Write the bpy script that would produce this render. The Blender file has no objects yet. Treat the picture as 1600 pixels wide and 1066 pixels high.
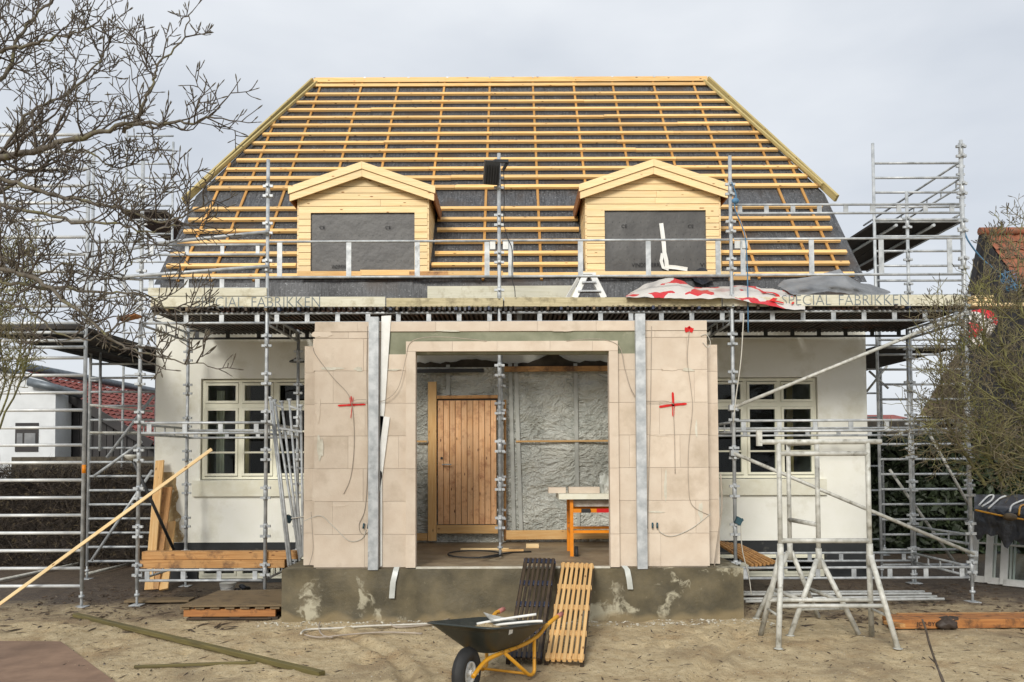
import bpy, math, random
from mathutils import Vector, Matrix, noise
random.seed(7)
SC = bpy.context.scene
COL = SC.collection
R = math.radians
V = Vector

# ------------------------------------------------------------------ camera
F, PITCH, ROLL, SHIFT, EYE = 1250.0, R(2.2), R(0.22), 134.0, 1.9
fwd = V((0, math.cos(PITCH), math.sin(PITCH)))
r0 = V((1, 0, 0)); u0 = V((0, -math.sin(PITCH), math.cos(PITCH)))
RGT = r0*math.cos(ROLL) - u0*math.sin(ROLL)
UPV = r0*math.sin(ROLL) + u0*math.cos(ROLL)
cd = bpy.data.cameras.new('camera'); cam = bpy.data.objects.new('camera', cd); COL.objects.link(cam)
cam.matrix_world = Matrix(((RGT.x, UPV.x, -fwd.x, 0), (RGT.y, UPV.y, -fwd.y, 0), (RGT.z, UPV.z, -fwd.z, EYE), (0, 0, 0, 1)))
cd.sensor_width = 36; cd.lens = F/1600*36; cd.shift_y = SHIFT/1600; cd.clip_end = 2000; cd.clip_start = .05
SC.camera = cam

# ------------------------------------------------------------------ sky, sun, exposure
SUN_EL, SUN_AZ = 30, 197      # azimuth measured from +Y clockwise: behind the camera, a little left
w = bpy.data.worlds.new('World'); SC.world = w; w.use_nodes = True
nt = w.node_tree; nt.nodes.clear()
out = nt.nodes.new('ShaderNodeOutputWorld'); bg = nt.nodes.new('ShaderNodeBackground')
sky = nt.nodes.new('ShaderNodeTexSky'); sky.sky_type = 'NISHITA'; sky.sun_disc = False
sky.sun_elevation = R(SUN_EL); sky.sun_rotation = R(SUN_AZ); sky.dust_density = 3
tc = nt.nodes.new('ShaderNodeTexCoord'); mp = nt.nodes.new('ShaderNodeMapping'); mp.inputs['Scale'].default_value = (1, 1, 2.6)
ns = nt.nodes.new('ShaderNodeTexNoise'); ns.inputs['Scale'].default_value = 2.1; ns.inputs['Detail'].default_value = 5; ns.inputs['Roughness'].default_value = .5
rp = nt.nodes.new('ShaderNodeValToRGB')
rp.color_ramp.elements[0].position = .34; rp.color_ramp.elements[0].color = (4.2, 4.48, 4.9, 1)
rp.color_ramp.elements[1].position = .66; rp.color_ramp.elements[1].color = (5.6, 5.8, 6.05, 1)
mx = nt.nodes.new('ShaderNodeMix'); mx.data_type = 'RGBA'; mx.inputs[0].default_value = .93
nt.links.new(tc.outputs['Generated'], mp.inputs[0]); nt.links.new(mp.outputs[0], ns.inputs[0]); nt.links.new(ns.outputs[0], rp.inputs[0])
nt.links.new(sky.outputs[0], mx.inputs[6]); nt.links.new(rp.outputs[0], mx.inputs[7])
nt.links.new(mx.outputs[2], bg.inputs[0]); bg.inputs[1].default_value = .082
nt.links.new(bg.outputs[0], out.inputs[0])
sl = bpy.data.lights.new('sun', 'SUN'); sl.energy = 1.5; sl.angle = R(18); sl.color = (1, .955, .88)
so = bpy.data.objects.new('sun', sl); COL.objects.link(so)
az = R(SUN_AZ); el = R(SUN_EL)
sd = V((math.sin(az)*math.cos(el), math.cos(az)*math.cos(el), math.sin(el)))
so.rotation_euler = sd.to_track_quat('Z', 'Y').to_euler()
vs = SC.view_settings; vs.view_transform = 'Standard'; vs.look = 'None'; vs.gamma = 1; vs.exposure = .95; vs.use_curve_mapping = False

# ------------------------------------------------------------------ measuring: picture ray meets a plane of the place
def ray(px, py):
    return RGT*((px-800)/F) + UPV*((533-py+SHIFT)/F) + fwd
def P(px, py, d):
    v = ray(px, py); t = d/v.y
    return V((v.x*t, d, EYE+v.z*t))
def PZ(px, py, z=0.0):
    v = ray(px, py); t = (z-EYE)/v.z
    return V((v.x*t, v.y*t, z))

# ------------------------------------------------------------------ mesh and object helpers
class MB:
    def __init__(s): s.v = []; s.f = []; s.s = []
    def add(s, vs, fs, smooth=False):
        b = len(s.v); s.v += [V(x) for x in vs]; s.f += [tuple(i+b for i in f) for f in fs]; s.s += [smooth]*len(fs); return s
    def frame(s, a, b, up=(0, 0, 1)):
        a = V(a); b = V(b); x = (b-a).normalized(); up = V(up)
        y = up.cross(x)
        if y.length < 1e-4: y = V((0, 1, 0)).cross(x)
        y.normalize(); return x, y, x.cross(y)
    def box(s, c, d, rot=None):
        hx, hy, hz = d[0]/2, d[1]/2, d[2]/2; c = V(c)
        vs = [V((x, y, z)) for x in (-hx, hx) for y in (-hy, hy) for z in (-hz, hz)]
        if rot is not None: vs = [rot @ q for q in vs]
        return s.add([c+q for q in vs], [(0, 1, 3, 2), (4, 6, 7, 5), (0, 4, 5, 1), (2, 3, 7, 6), (0, 2, 6, 4), (1, 5, 7, 3)])
    def bb(s, x0, x1, y0, y1, z0, z1):
        return s.box(((x0+x1)/2, (y0+y1)/2, (z0+z1)/2), (x1-x0, y1-y0, z1-z0))
    def beam(s, a, b, wd, ht, up=(0, 0, 1)):
        a = V(a); b = V(b); x, y, z = s.frame(a, b, up)
        vs = [p + y*(j*wd/2) + z*(k*ht/2) for p in (a, b) for j in (-1, 1) for k in (-1, 1)]
        return s.add(vs, [(0, 1, 3, 2), (4, 6, 7, 5), (0, 4, 5, 1), (2, 3, 7, 6), (0, 2, 6, 4), (1, 5, 7, 3)])
    def path(s, pts, rad, n=8, caps=True):
        pts = [V(p) for p in pts]; m = len(pts)
        if not isinstance(rad, (list, tuple)): rad = [rad]*m
        b = len(s.v); ref = None
        for i, p in enumerate(pts):
            t = (pts[min(i+1, m-1)] - pts[max(i-1, 0)])
            if t.length < 1e-9: t = V((0, 0, 1))
            t.normalize()
            if ref is None:
                ref = V((0, 0, 1)) if abs(t.z) < .9 else V((1, 0, 0))
            y = ref.cross(t)
            if y.length < 1e-4: y = V((0, 1, 0)).cross(t)
            y.normalize(); z = t.cross(y); ref = z
            for k in range(n):
                a = 2*math.pi*k/n
                s.v.append(p + (y*math.cos(a) + z*math.sin(a))*rad[i])
        for i in range(m-1):
            for k in range(n):
                s.f.append((b+i*n+k, b+i*n+(k+1) % n, b+(i+1)*n+(k+1) % n, b+(i+1)*n+k)); s.s.append(True)
        if caps:
            s.f.append(tuple(b+k for k in range(n-1, -1, -1))); s.s.append(False)
            s.f.append(tuple(b+(m-1)*n+k for k in range(n))); s.s.append(False)
        return s
    def tube(s, a, b, r, n=10): return s.path([a, b], r, n)
    def sphere(s, c, r, n=8, m=6, sc=(1, 1, 1)):
        c = V(c); vs = [c+V((0, 0, r*sc[2]))]
        for i in range(1, m):
            th = math.pi*i/m
            for k in range(n):
                a = 2*math.pi*k/n
                vs.append(c+V((r*sc[0]*math.sin(th)*math.cos(a), r*sc[1]*math.sin(th)*math.sin(a), r*sc[2]*math.cos(th))))
        vs.append(c-V((0, 0, r*sc[2]))); e = len(vs)-1; fs = []
        for k in range(n):
            fs.append((0, 1+k, 1+(k+1) % n)); fs.append((e, 1+(m-2)*n+(k+1) % n, 1+(m-2)*n+k))
            for i in range(m-2):
                fs.append((1+i*n+k, 1+(i+1)*n+k, 1+(i+1)*n+(k+1) % n, 1+i*n+(k+1) % n))
        return s.add(vs, fs, True)
    def prism(s, poly, d):     # polygon extruded by vector d
        n = len(poly); d = V(d); vs = [V(p) for p in poly]+[V(p)+d for p in poly]
        fs = [tuple(range(n)), tuple(range(2*n-1, n-1, -1))]+[(i, i+n, (i+1) % n+n, (i+1) % n) for i in range(n)]
        return s.add(vs, fs)
    def grid(s, pts, smooth=True):   # rows of points
        n = len(pts[0]); m = len(pts); fl = [q for r in pts for q in r]
        return s.add(fl, [(i*n+j, i*n+j+1, (i+1)*n+j+1, (i+1)*n+j) for i in range(m-1) for j in range(n-1)], smooth)

MW = {}
def link(o, world, parent=None):
    COL.objects.link(o); MW[o] = world.copy()
    if parent is not None:
        o.parent = parent; o.matrix_basis = MW[parent].inverted() @ world
    else: o.matrix_basis = world
    return o
LABELS = {}
def tag(o, label=None, cat=None, group=None, kind=None):
    if label: o['label'] = label
    if cat: o['category'] = cat
    if group: o['group'] = group
    if kind: o['kind'] = kind
    return o
def thing(name, loc, label, cat, group=None):
    o = bpy.data.objects.new(name, None); o.empty_display_size = .2
    link(o, Matrix.Translation(V(loc))); return tag(o, label, cat, group)
def mesh_of(name, mb, mats):
    me = bpy.data.meshes.new(name); me.from_pydata([tuple(q) for q in mb.v], [], mb.f)
    me.polygons.foreach_set('use_smooth', mb.s)
    for m in (mats if isinstance(mats, (list, tuple)) else [mats]): me.materials.append(m)
    me.update(); return me
def part(name, mb, mat, parent=None, label=None, cat=None, group=None, kind=None, org=None):
    if org is None:
        if parent is not None: org = MW[parent].translation
        else:
            xs = [q.x for q in mb.v]; ys = [q.y for q in mb.v]; zs = [q.z for q in mb.v]
            org = V(((min(xs)+max(xs))/2, (min(ys)+max(ys))/2, min(zs)))
    org = V(org); old = mb.v; mb.v = [q-org for q in old]
    me = mesh_of(name, mb, mat); mb.v = old
    o = bpy.data.objects.new(name, me); link(o, Matrix.Translation(org), parent)
    return tag(o, label, cat, group, kind)
def axes(a, b, up=(0, 0, 1)):
    x, y, z = MB().frame(a, b, up); m = (V(a)+V(b))/2
    return Matrix(((x.x, y.x, z.x, m.x), (x.y, y.y, z.y, m.y), (x.z, y.z, z.z, m.z), (0, 0, 0, 1)))
def chamfer_box(L, wd, ht, c=.004):
    mb = MB(); hx, hy, hz = L/2, wd/2, ht/2; c = min(c, hy*.4, hz*.4)
    sec = [(-hy+c, -hz), (hy-c, -hz), (hy, -hz+c), (hy, hz-c), (hy-c, hz), (-hy+c, hz), (-hy, hz-c), (-hy, -hz+c)]
    vs = [(-hx, y, z) for y, z in sec]+[(hx, y, z) for y, z in sec]
    fs = [tuple(range(7, -1, -1)), tuple(range(8, 16))]+[(i, (i+1) % 8, 8+(i+1) % 8, 8+i) for i in range(8)]
    mb.add(vs, fs); return mb
def plank(name, a, b, wd, ht, mat, parent=None, up=(0, 0, 1), c=.004, label=None, cat=None, group=None):
    """timber with its length on local X, so the grain runs along it"""
    L = (V(b)-V(a)).length
    o = bpy.data.objects.new(name, mesh_of(name, chamfer_box(L, wd, ht, c), mat))
    link(o, axes(a, b, up), parent); return tag(o, label, cat, group)
def pipe(name, a, b, r, mat, parent=None, n=10, label=None, cat=None, group=None):
    L = (V(b)-V(a)).length
    mb = MB().path([(-L/2, 0, 0), (L/2, 0, 0)], r, n)
    o = bpy.data.objects.new(name, mesh_of(name, mb, mat))
    link(o, axes(a, b), parent); return tag(o, label, cat, group)
def inst(name, me, world, parent=None):
    o = bpy.data.objects.new(name, me); return link(o, world, parent)
def smooth_path(pts, k=4):
    pts = [V(p) for p in pts]; out = []
    for i in range(len(pts)-1):
        p0 = pts[max(i-1, 0)]; p1 = pts[i]; p2 = pts[i+1]; p3 = pts[min(i+2, len(pts)-1)]
        for j in range(k):
            t = j/k; t2 = t*t; t3 = t2*t
            out.append(.5*((2*p1)+(p2-p0)*t+(2*p0-5*p1+4*p2-p3)*t2+(3*p1-p0-3*p2+p3)*t3))
    out.append(pts[-1]); return out
def text_mesh(s, mat, name='lettering', thin=0.0):
    cu = bpy.data.curves.new(name, 'FONT'); cu.body = s; cu.size = 1; cu.extrude = 0
    cu.resolution_u = 3; cu.offset = thin
    o = bpy.data.objects.new(name, cu); COL.objects.link(o)
    dg = bpy.context.evaluated_depsgraph_get(); me = bpy.data.meshes.new_from_object(o.evaluated_get(dg))
    COL.objects.unlink(o); bpy.data.objects.remove(o)
    me.materials.clear(); me.materials.append(mat); me.name = name
    xs = [q.co.x for q in me.vertices]; ys = [q.co.y for q in me.vertices]
    x0, x1, y0, y1 = min(xs), max(xs), min(ys), max(ys)
    for q in me.vertices: q.co.x = (q.co.x-x0)/(x1-x0); q.co.y = (q.co.y-y0)/(y1-y0)
    return me
def lettering(s, mat, org, wx, hz, parent, thin=0.0, ydir=V((1, 0, 0)), zdir=V((0, 0, 1))):
    """flat print: unit text mesh laid on the plane spanned by ydir (reading direction) and zdir"""
    me = text_mesh(s, mat, thin=thin); n = ydir.cross(zdir).normalized()
    X = ydir*wx; Y = zdir*hz
    for q in me.vertices:
        q.co = X*q.co.x + Y*q.co.y
    o = bpy.data.objects.new('lettering', me)
    return link(o, Matrix.Translation(V(org)), parent)

# ------------------------------------------------------------------ materials
def lin(h, k=1.0):
    h = h.lstrip('#'); c = [int(h[i:i+2], 16)/255 for i in (0, 2, 4)]
    return tuple([((x/12.92) if x <= .04045 else ((x+.055)/1.055)**2.4)*k for x in c]+[1])
def newmat(name):
    m = bpy.data.materials.new(name); m.use_nodes = True; t = m.node_tree
    return m, t, t.nodes['Principled BSDF'], t.nodes['Material Output']
def nd(t, typ, **kw):
    n = t.nodes.new('ShaderNode'+typ)
    for k, v in kw.items():
        if k in n.inputs: n.inputs[k].default_value = v
        else: setattr(n, k, v)
    return n
def mixc(t, fac, a, b, blend='MIX'):
    n = t.nodes.new('ShaderNodeMix'); n.data_type = 'RGBA'; n.blend_type = blend
    for i, q in ((0, fac), (6, a), (7, b)):
        if hasattr(q, 'is_linked'): t.links.new(q, n.inputs[i])
        else: n.inputs[i].default_value = q
    return n.outputs[2]
def ramp(t, fac, p0, p1, c0=(0, 0, 0, 1), c1=(1, 1, 1, 1)):
    n = t.nodes.new('ShaderNodeValToRGB'); e = n.color_ramp.elements
    e[0].position = p0; e[0].color = c0; e[1].position = p1; e[1].color = c1
    t.links.new(fac, n.inputs[0]); return n.outputs[0]
def coords(t, stretch=(1, 1, 1), rnd=True):
    tc = nd(t, 'TexCoord'); mp = nd(t, 'Mapping'); mp.inputs['Scale'].default_value = stretch
    t.links.new(tc.outputs['Object'], mp.inputs[0])
    oi = nd(t, 'ObjectInfo')
    if not rnd: return mp.outputs[0], oi
    ml = nd(t, 'Math', operation='MULTIPLY'); ml.inputs[1].default_value = 53.0
    t.links.new(oi.outputs['Random'], ml.inputs[0])
    ad = nd(t, 'VectorMath', operation='ADD'); t.links.new(mp.outputs[0], ad.inputs[0]); t.links.new(ml.outputs[0], ad.inputs[1])
    return ad.outputs[0], oi
def noi(t, vec, scale, detail=4, rough=.55):
    n = nd(t, 'TexNoise'); n.inputs['Scale'].default_value = scale; n.inputs['Detail'].default_value = detail; n.inputs['Roughness'].default_value = rough
    t.links.new(vec, n.inputs['Vector']); return n.outputs[0]
def bump(t, bs, h, strength, dist=.01):
    b = nd(t, 'Bump'); b.inputs['Strength'].default_value = strength; b.inputs['Distance'].default_value = dist
    t.links.new(h, b.inputs['Height']); t.links.new(b.outputs[0], bs.inputs['Normal'])
def bright(t, col, oi, amt):
    mr = nd(t, 'MapRange'); mr.inputs['To Min'].default_value = 1-amt; mr.inputs['To Max'].default_value = 1+amt*.6
    t.links.new(oi.outputs['Random'], mr.inputs[0])
    n = nd(t, 'VectorMath', operation='SCALE'); t.links.new(col, n.inputs[0]); t.links.new(mr.outputs[0], n.inputs['Scale'])
    return n.outputs[0]
def surf(name, c1, c2, scale=6, rough=.7, metal=0, bmp=.2, bscale=40, stretch=(1, 1, 1), p=(.35, .65), var=.06, spec=.5, c3=None, s3=2, p3=(.55, .68), bd=.004):
    m, t, b, o = newmat(name); vec, oi = coords(t, stretch)
    col = ramp(t, noi(t, vec, scale), p[0], p[1], c1, c2)
    if c3: col = mixc(t, ramp(t, noi(t, vec, s3, 6, .65), p3[0], p3[1]), col, c3)
    col = bright(t, col, oi, var); t.links.new(col, b.inputs['Base Color'])
    b.inputs['Roughness'].default_value = rough; b.inputs['Metallic'].default_value = metal; b.inputs['Specular IOR Level'].default_value = spec
    if bmp: bump(t, b, noi(t, vec, bscale, 5), bmp, bd)
    return m
def wood(name, c1, c2, knot=lin('6b3f18'), rough=.65, var=.12, knots=True, dirt=None, weather=0):
    m, t, b, o = newmat(name); vec, oi = coords(t, (1, 1, 1))
    st = nd(t, 'Mapping'); st.inputs['Scale'].default_value = (1.2, 22, 22); t.links.new(vec, st.inputs[0])
    g = noi(t, st.outputs[0], 2.2, 5, .6)
    col = ramp(t, g, .36, .64, c1, c2)
    big = noi(t, vec, 1.4, 2)
    col = mixc(t, ramp(t, big, .45, .75), col, tuple(x*.82 for x in c1[:3])+(1,))
    if knots:
        kn = nd(t, 'Mapping'); kn.inputs['Scale'].default_value = (4.2, 12, 12); t.links.new(vec, kn.inputs[0])
        vo = nd(t, 'TexVoronoi'); vo.inputs['Scale'].default_value = 1; vo.inputs['Randomness'].default_value = 1
        t.links.new(kn.outputs[0], vo.inputs['Vector'])
        kf = ramp(t, vo.outputs['Distance'], .07, .14, (1, 1, 1, 1), (0, 0, 0, 1))
        col = mixc(t, kf, col, knot)
    if dirt:
        col = mixc(t, ramp(t, noi(t, vec, 5, 6, .7), .5, .66), col, dirt)
    col = bright(t, col, oi, var); t.links.new(col, b.inputs['Base Color'])
    b.inputs['Roughness'].default_value = rough; bump(t, b, g, .25, .003)
    return m
M = {}
M['pine'] = wood('pine', lin('e8c084', .87), lin('d8a562', .87), var=.14)
M['lath'] = wood('lath', lin('f0ca8c', .97), lin('e0ae66', .97), var=.2)
M['counter'] = wood('counter_lath', lin('d2a05a', .9), lin('b98543', .9), var=.2)
M['siding'] = wood('siding', lin('f5dcaa', .96), lin('edca92', .96), knot=lin('8a5a24'), var=.07)
M['treated'] = wood('treated', lin('cbb87e', .92), lin('ad9b62', .92), var=.1)
M['timber'] = wood('timber', lin('d6a468', .82), lin('b58148', .82), var=.12, dirt=lin('7a583a', .8))
M['orange_timber'] = wood('orange_timber', lin('c08348', .8), lin('995f30', .8), var=.12, dirt=lin('4d3624', .8))
M['dark_wood'] = wood('dark_wood', lin('5b4a36', .7), lin('3b2f25', .7), var=.25, knots=False, dirt=lin('2a221c'))
M['grey_wood'] = wood('grey_wood', lin('8c7757', .8), lin('6a5a42', .8), var=.12, knots=False, dirt=lin('4d4030'))
M['toe_dull'] = wood('toe_board_dull', lin('c9bd98', .9), lin('aea27c', .9), var=.08, knots=False, dirt=lin('8b8062', .85))
M['toe'] = wood('toe_board_wood', lin('dad7c4', .92), lin('cac6ae', .92), var=.06, knots=False, dirt=lin('aaa288'))
M['green_wood'] = wood('green_wood', lin('7e7340', .75), lin('5d5430', .75), var=.1, knots=False)
M['soffit'] = wood('soffit', lin('b87b48', .7), lin('96592e', .7), var=.08)
M['galv'] = surf('galvanised', lin('c6cacc', .93), lin('9fa4a7', .93), 9, .46, .22, .15, 60, var=.1, c3=lin('858887', .8), s3=5, p3=(.6, .75))
M['galv_old'] = surf('galvanised_weathered', lin('cfcfc8', .92), lin('adaca2', .92), 14, .6, .12, .2, 60, var=.1, c3=lin('77705f', .8), s3=7, p3=(.58, .72))
M['plate'] = surf('pressed_plate', lin('dcdedb', .85), lin('c4c6c2', .85), 14, .5, .25, .1, 60)
M['alu'] = surf('aluminium', lin('dcdedd', .9), lin('c6c9ca', .9), 8, .45, .2, .05, 60, var=.06)
M['wall'] = surf('lime_wall', lin('f4f4ec', .95), lin('eeeee3', .95), 3, .9, 0, .35, 18, p=(.3, .7), var=0, c3=lin('d6d3c0', .93), s3=1.9, p3=(.52, .78))
M['plinth'] = surf('plinth_tar', lin('2f3234', .8), lin('25282a', .8), 5, .75, 0, .25, 40, var=0, c3=lin('4a4943'), s3=4, p3=(.62, .7))
M['sill'] = surf('painted_sill', lin('e9e8d8', .93), lin('dedbc6', .93), 6, .85, 0, .3, 30, var=0, c3=lin('a59a80'), s3=9, p3=(.66, .7))
M['frame'] = surf('window_paint', lin('ecebd8', .95), lin('e2e1cd', .95), 5, .5, 0, .05, 40, var=.03)
M['block'] = surf('aerated_block', lin('d8cab8', .92), lin('cfbfac', .92), 5, .92, 0, .4, 60, var=.06, c3=lin('b9a994', .92), s3=2.6, p3=(.54, .8))
M['lintel'] = surf('mossy_lintel', lin('93957f', .85), lin('7f826c', .85), 5, .9, 0, .4, 40, var=0, c3=lin('a8a791', .8), s3=9, p3=(.6, .72))
M['mortar'] = surf('pale_mortar', lin('dedacb', .85), lin('c8c2b0', .85), 12, .9)
M['black'] = surf('black_rubber', lin('1d1d1e'), lin('2a2a2a'), 8, .7)
M['blackmetal'] = surf('black_painted', lin('26282a'), lin('323436'), 8, .5)
M['white'] = surf('white_paint', lin('eeeeea', .9), lin('e2e2dc', .9), 8, .5)
M['orange'] = surf('orange_enamel', lin('f2930f', .9), lin('e08407', .9), 8, .4, c3=lin('8a4d1b'), s3=9, p3=(.62, .7))
M['yellow'] = surf('yellow_enamel', lin('e8a82a', .85), lin('d59722', .85), 8, .45, c3=lin('6a4420'), s3=11, p3=(.6, .68))
M['red'] = surf('red_marking', lin('d8201c', .9), lin('c41816', .9), 10, .8)
M['cable'] = surf('grey_cable', lin('b8ab9a', .85), lin('a3978a', .85), 8, .6)
M['cable_white'] = surf('white_cable', lin('d6d2c6', .85), lin('c4c0b4', .85), 8, .6)
M['blue'] = surf('blue_rope', lin('5f8fb5', .8), lin('4a7594', .8), 20, .8)
M['teal'] = surf('teal_plastic', lin('2f5661', .8), lin('284853', .8), 10, .5)
M['ink'] = surf('faded_print', lin('6f7a84', .8), lin('8d948f', .8), 25, .8)
M['dark_ink'] = surf('dark_print', lin('17181a'), lin('202124'), 25, .8)
M['pink'] = surf('pink_grip', lin('c9857b', .8), lin('b06a60', .8), 12, .7)
M['rubber'] = M['black']
M['bark'] = surf('bark', lin('756d60', .78), lin('5c554b', .78), 30, .85, 0, .4, 60, c3=lin('87845a', .7), s3=8, p3=(.5, .66))
M['bark_moss'] = surf('mossy_bark', lin('77734a', .75), lin('5b583c', .75), 24, .85, 0, .4, 60, c3=lin('8f8d57', .75), s3=10, p3=(.5, .66))
M['twig'] = surf('twig', lin('61574d', .75), lin('4a423a', .75), 30, .85, 0, 0)
M['twig_pale'] = surf('pale_twig', lin('85795f', .8), lin('655c4a', .8), 30, .85, 0, 0, c3=lin('83824c', .8), s3=2.2, p3=(.42, .62))
M['bud'] = surf('bud', lin('6b6352', .75), lin('544d41', .75), 30, .8, 0, 0)
M['brick'] = surf('red_brick', lin('a9644a', .8), lin('8c4c37', .8), 20, .85)
M['tile'] = surf('clay_tile', lin('a14f42', .78), lin('803b31', .78), 6, .7, 0, .2, 40, var=.25, c3=lin('54453f'), s3=5, p3=(.52, .7))
M['tile_orange'] = surf('orange_tile', lin('a9684a', .75), lin('8c5238', .75), 6, .75, 0, .2, 40, var=.25, c3=lin('6e5a45'), s3=4, p3=(.52, .7))
M['blackboard'] = surf('black_boarding', lin('2c2b2c'), lin('363434'), 4, .8, 0, .2, 30, var=.2)
M['white_wall'] = surf('neighbour_wall', lin('dfe3e5', .9), lin('d4d8da', .9), 3, .9, 0, .1, 20)
M['hedge'] = surf('hedge_twig', lin('453a30', .7), lin('29231d', .7), 12, .85, 0, 0, var=0, c3=lin('77694d'), s3=9)
M['evergreen'] = surf('evergreen_leaf', lin('38452a', .7), lin('27321e', .7), 9, .6, 0, 0, var=0, c3=lin('4d5a2e', .7), s3=5, p3=(.55, .7))
M['thatch'] = surf('brown_roof', lin('7a6a52', .7), lin('5d4f3c', .7), 3, .95, 0, .6, 40, stretch=(1, 1, 6))
M['slab'] = surf('slab', lin('9c7f68', .75), lin('866b57', .75), 4, .85, 0, .2, 60)
M['dark_deck'] = surf('dark_deck', lin('3a3531', .8), lin('2b2724', .8), 8, .7, 0, .3, 40)
M['corr'] = surf('corrugated', lin('3a2f28', .7), lin('4a3d33', .7), 6, .6, 0, .2, 40, var=.15, c3=lin('6b4a3a'), s3=3)
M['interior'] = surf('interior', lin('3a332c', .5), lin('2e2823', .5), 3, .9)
M['curtain'] = surf('pale_post', lin('b09c72', .7), lin('9c8860', .7), 3, .8)
M['door'] = wood('door_wood', lin('edc092', .95), lin('dda873', .95), knot=lin('5d3018'), var=.14, dirt=lin('bd8860', .92))
M['bucket'] = M['white']
M['membrane'] = surf('wind_barrier', lin('4d4d4c', .85), lin('454545', .85), 5, .55, 0, .12, 12, var=0, bd=.02)
M['grey_tarp'] = surf('grey_tarp', lin('8d8f91', .85), lin('76797c', .85), 4, .5, 0, .3, 14, bd=.02)
M['rubble'] = surf('exposed_masonry', lin('c2ab7f', .8), lin('a58c62', .8), 16, .95, 0, .8, 26, var=0, c3=lin('e0dac4'), s3=9, p3=(.56, .66), bd=.02)
M['render_dark'] = surf('torn_render', lin('5b5446', .8), lin('463f34', .8), 8, .9, 0, .5, 30)
M['tape'] = surf('clear_tape', lin('c9ccc6', .85), lin('b6b9b2', .85), 6, .35)
M['gutter'] = surf('zinc_gutter', lin('7d858c', .8), lin('656c72', .8), 6, .5, .4)
def felt_mat():
    m, t, b, o = newmat('roofing_felt'); vec, oi = coords(t, (1, 1, 1), False)
    st = nd(t, 'Mapping'); st.inputs['Scale'].default_value = (9, 1, 1); t.links.new(vec, st.inputs[0])
    s = noi(t, st.outputs[0], 4, 6, .8); f = noi(t, vec, 30, 5, .8)
    c = ramp(t, s, .36, .66, lin('26272a', .9), lin('606265', .9))
    c = mixc(t, ramp(t, f, .57, .66), c, lin('96999b', .9)); c = mixc(t, ramp(t, noi(t, vec, 1.1, 3), .5, .7), c, lin('4a4038', .9))
    t.links.new(c, b.inputs['Base Color']); b.inputs['Roughness'].default_value = .5
    bump(t, b, f, .5, .01); return m
M['felt'] = felt_mat()
def plastic_mat():
    m, t, b, o = newmat('plastic_sheet'); vec, oi = coords(t, (1, 1, 1), False)
    st = nd(t, 'Mapping'); st.inputs['Scale'].default_value = (2.6, 1, 4.0); st.inputs['Rotation'].default_value = (0, R(24), 0); t.links.new(vec, st.inputs[0])
    n1 = noi(t, st.outputs[0], 2.0, 6, .65)
    dn = nd(t, 'TexNoise'); dn.inputs['Scale'].default_value = 1.3; t.links.new(vec, dn.inputs['Vector'])
    dm = nd(t, 'VectorMath', operation='MULTIPLY_ADD'); t.links.new(dn.outputs['Color'], dm.inputs[0]); dm.inputs[1].default_value = (2.2, 2.2, 2.2); t.links.new(st.outputs[0], dm.inputs[2])
    wv = nd(t, 'TexVoronoi'); wv.feature = 'F1'; wv.inputs['Scale'].default_value = 3.2; wv.inputs['Detail'].default_value = 2.5; wv.inputs['Roughness'].default_value = .6
    t.links.new(dm.outputs[0], wv.inputs['Vector'])
    br = nd(t, 'TexBrick'); br.inputs['Scale'].default_value = 1; br.inputs['Mortar Size'].default_value = .002; br.inputs['Brick Width'].default_value = .03; br.inputs['Row Height'].default_value = .03; br.offset = 0
    c = ramp(t, n1, .3, .7, lin('a3a8a0', .95), lin('cdd0c7', .95))
    c = mixc(t, ramp(t, noi(t, vec, .9, 3), .42, .62), c, lin('dcded4', .95))
    t.links.new(c, b.inputs['Base Color']); b.inputs['Roughness'].default_value = .22; b.inputs['Specular IOR Level'].default_value = 1.0; b.inputs['Coat Weight'].default_value = .7; b.inputs['Coat Roughness'].default_value = .12
    b.inputs['Transmission Weight'].default_value = .0
    ad = nd(t, 'Math', operation='ADD'); t.links.new(n1, ad.inputs[0]); t.links.new(wv.outputs[0], ad.inputs[1])
    f2 = noi(t, vec, 26, 3, .6); a2 = nd(t, 'Math', operation='MULTIPLY_ADD'); t.links.new(f2, a2.inputs[0]); a2.inputs[1].default_value = .12; t.links.new(ad.outputs[0], a2.inputs[2])
    bump(t, b, a2.outputs[0], .85, .05); return m
M['plastic'] = plastic_mat()
def glass_mat():
    m, t, b, o = newmat('window_glass')
    tr = nd(t, 'BsdfTransparent'); tr.inputs[0].default_value = (.86, .9, .88, 1)
    gl = nd(t, 'BsdfGlossy'); gl.inputs['Roughness'].default_value = .02
    lw = nd(t, 'LayerWeight'); lw.inputs[0].default_value = .22
    mx = nd(t, 'MixShader'); t.links.new(lw.outputs['Fresnel'], mx.inputs[0]); t.links.new(tr.outputs[0], mx.inputs[1]); t.links.new(gl.outputs[0], mx.inputs[2])
    t.links.new(mx.outputs[0], o.inputs[0]); return m
M['glass'] = glass_mat()
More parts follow.
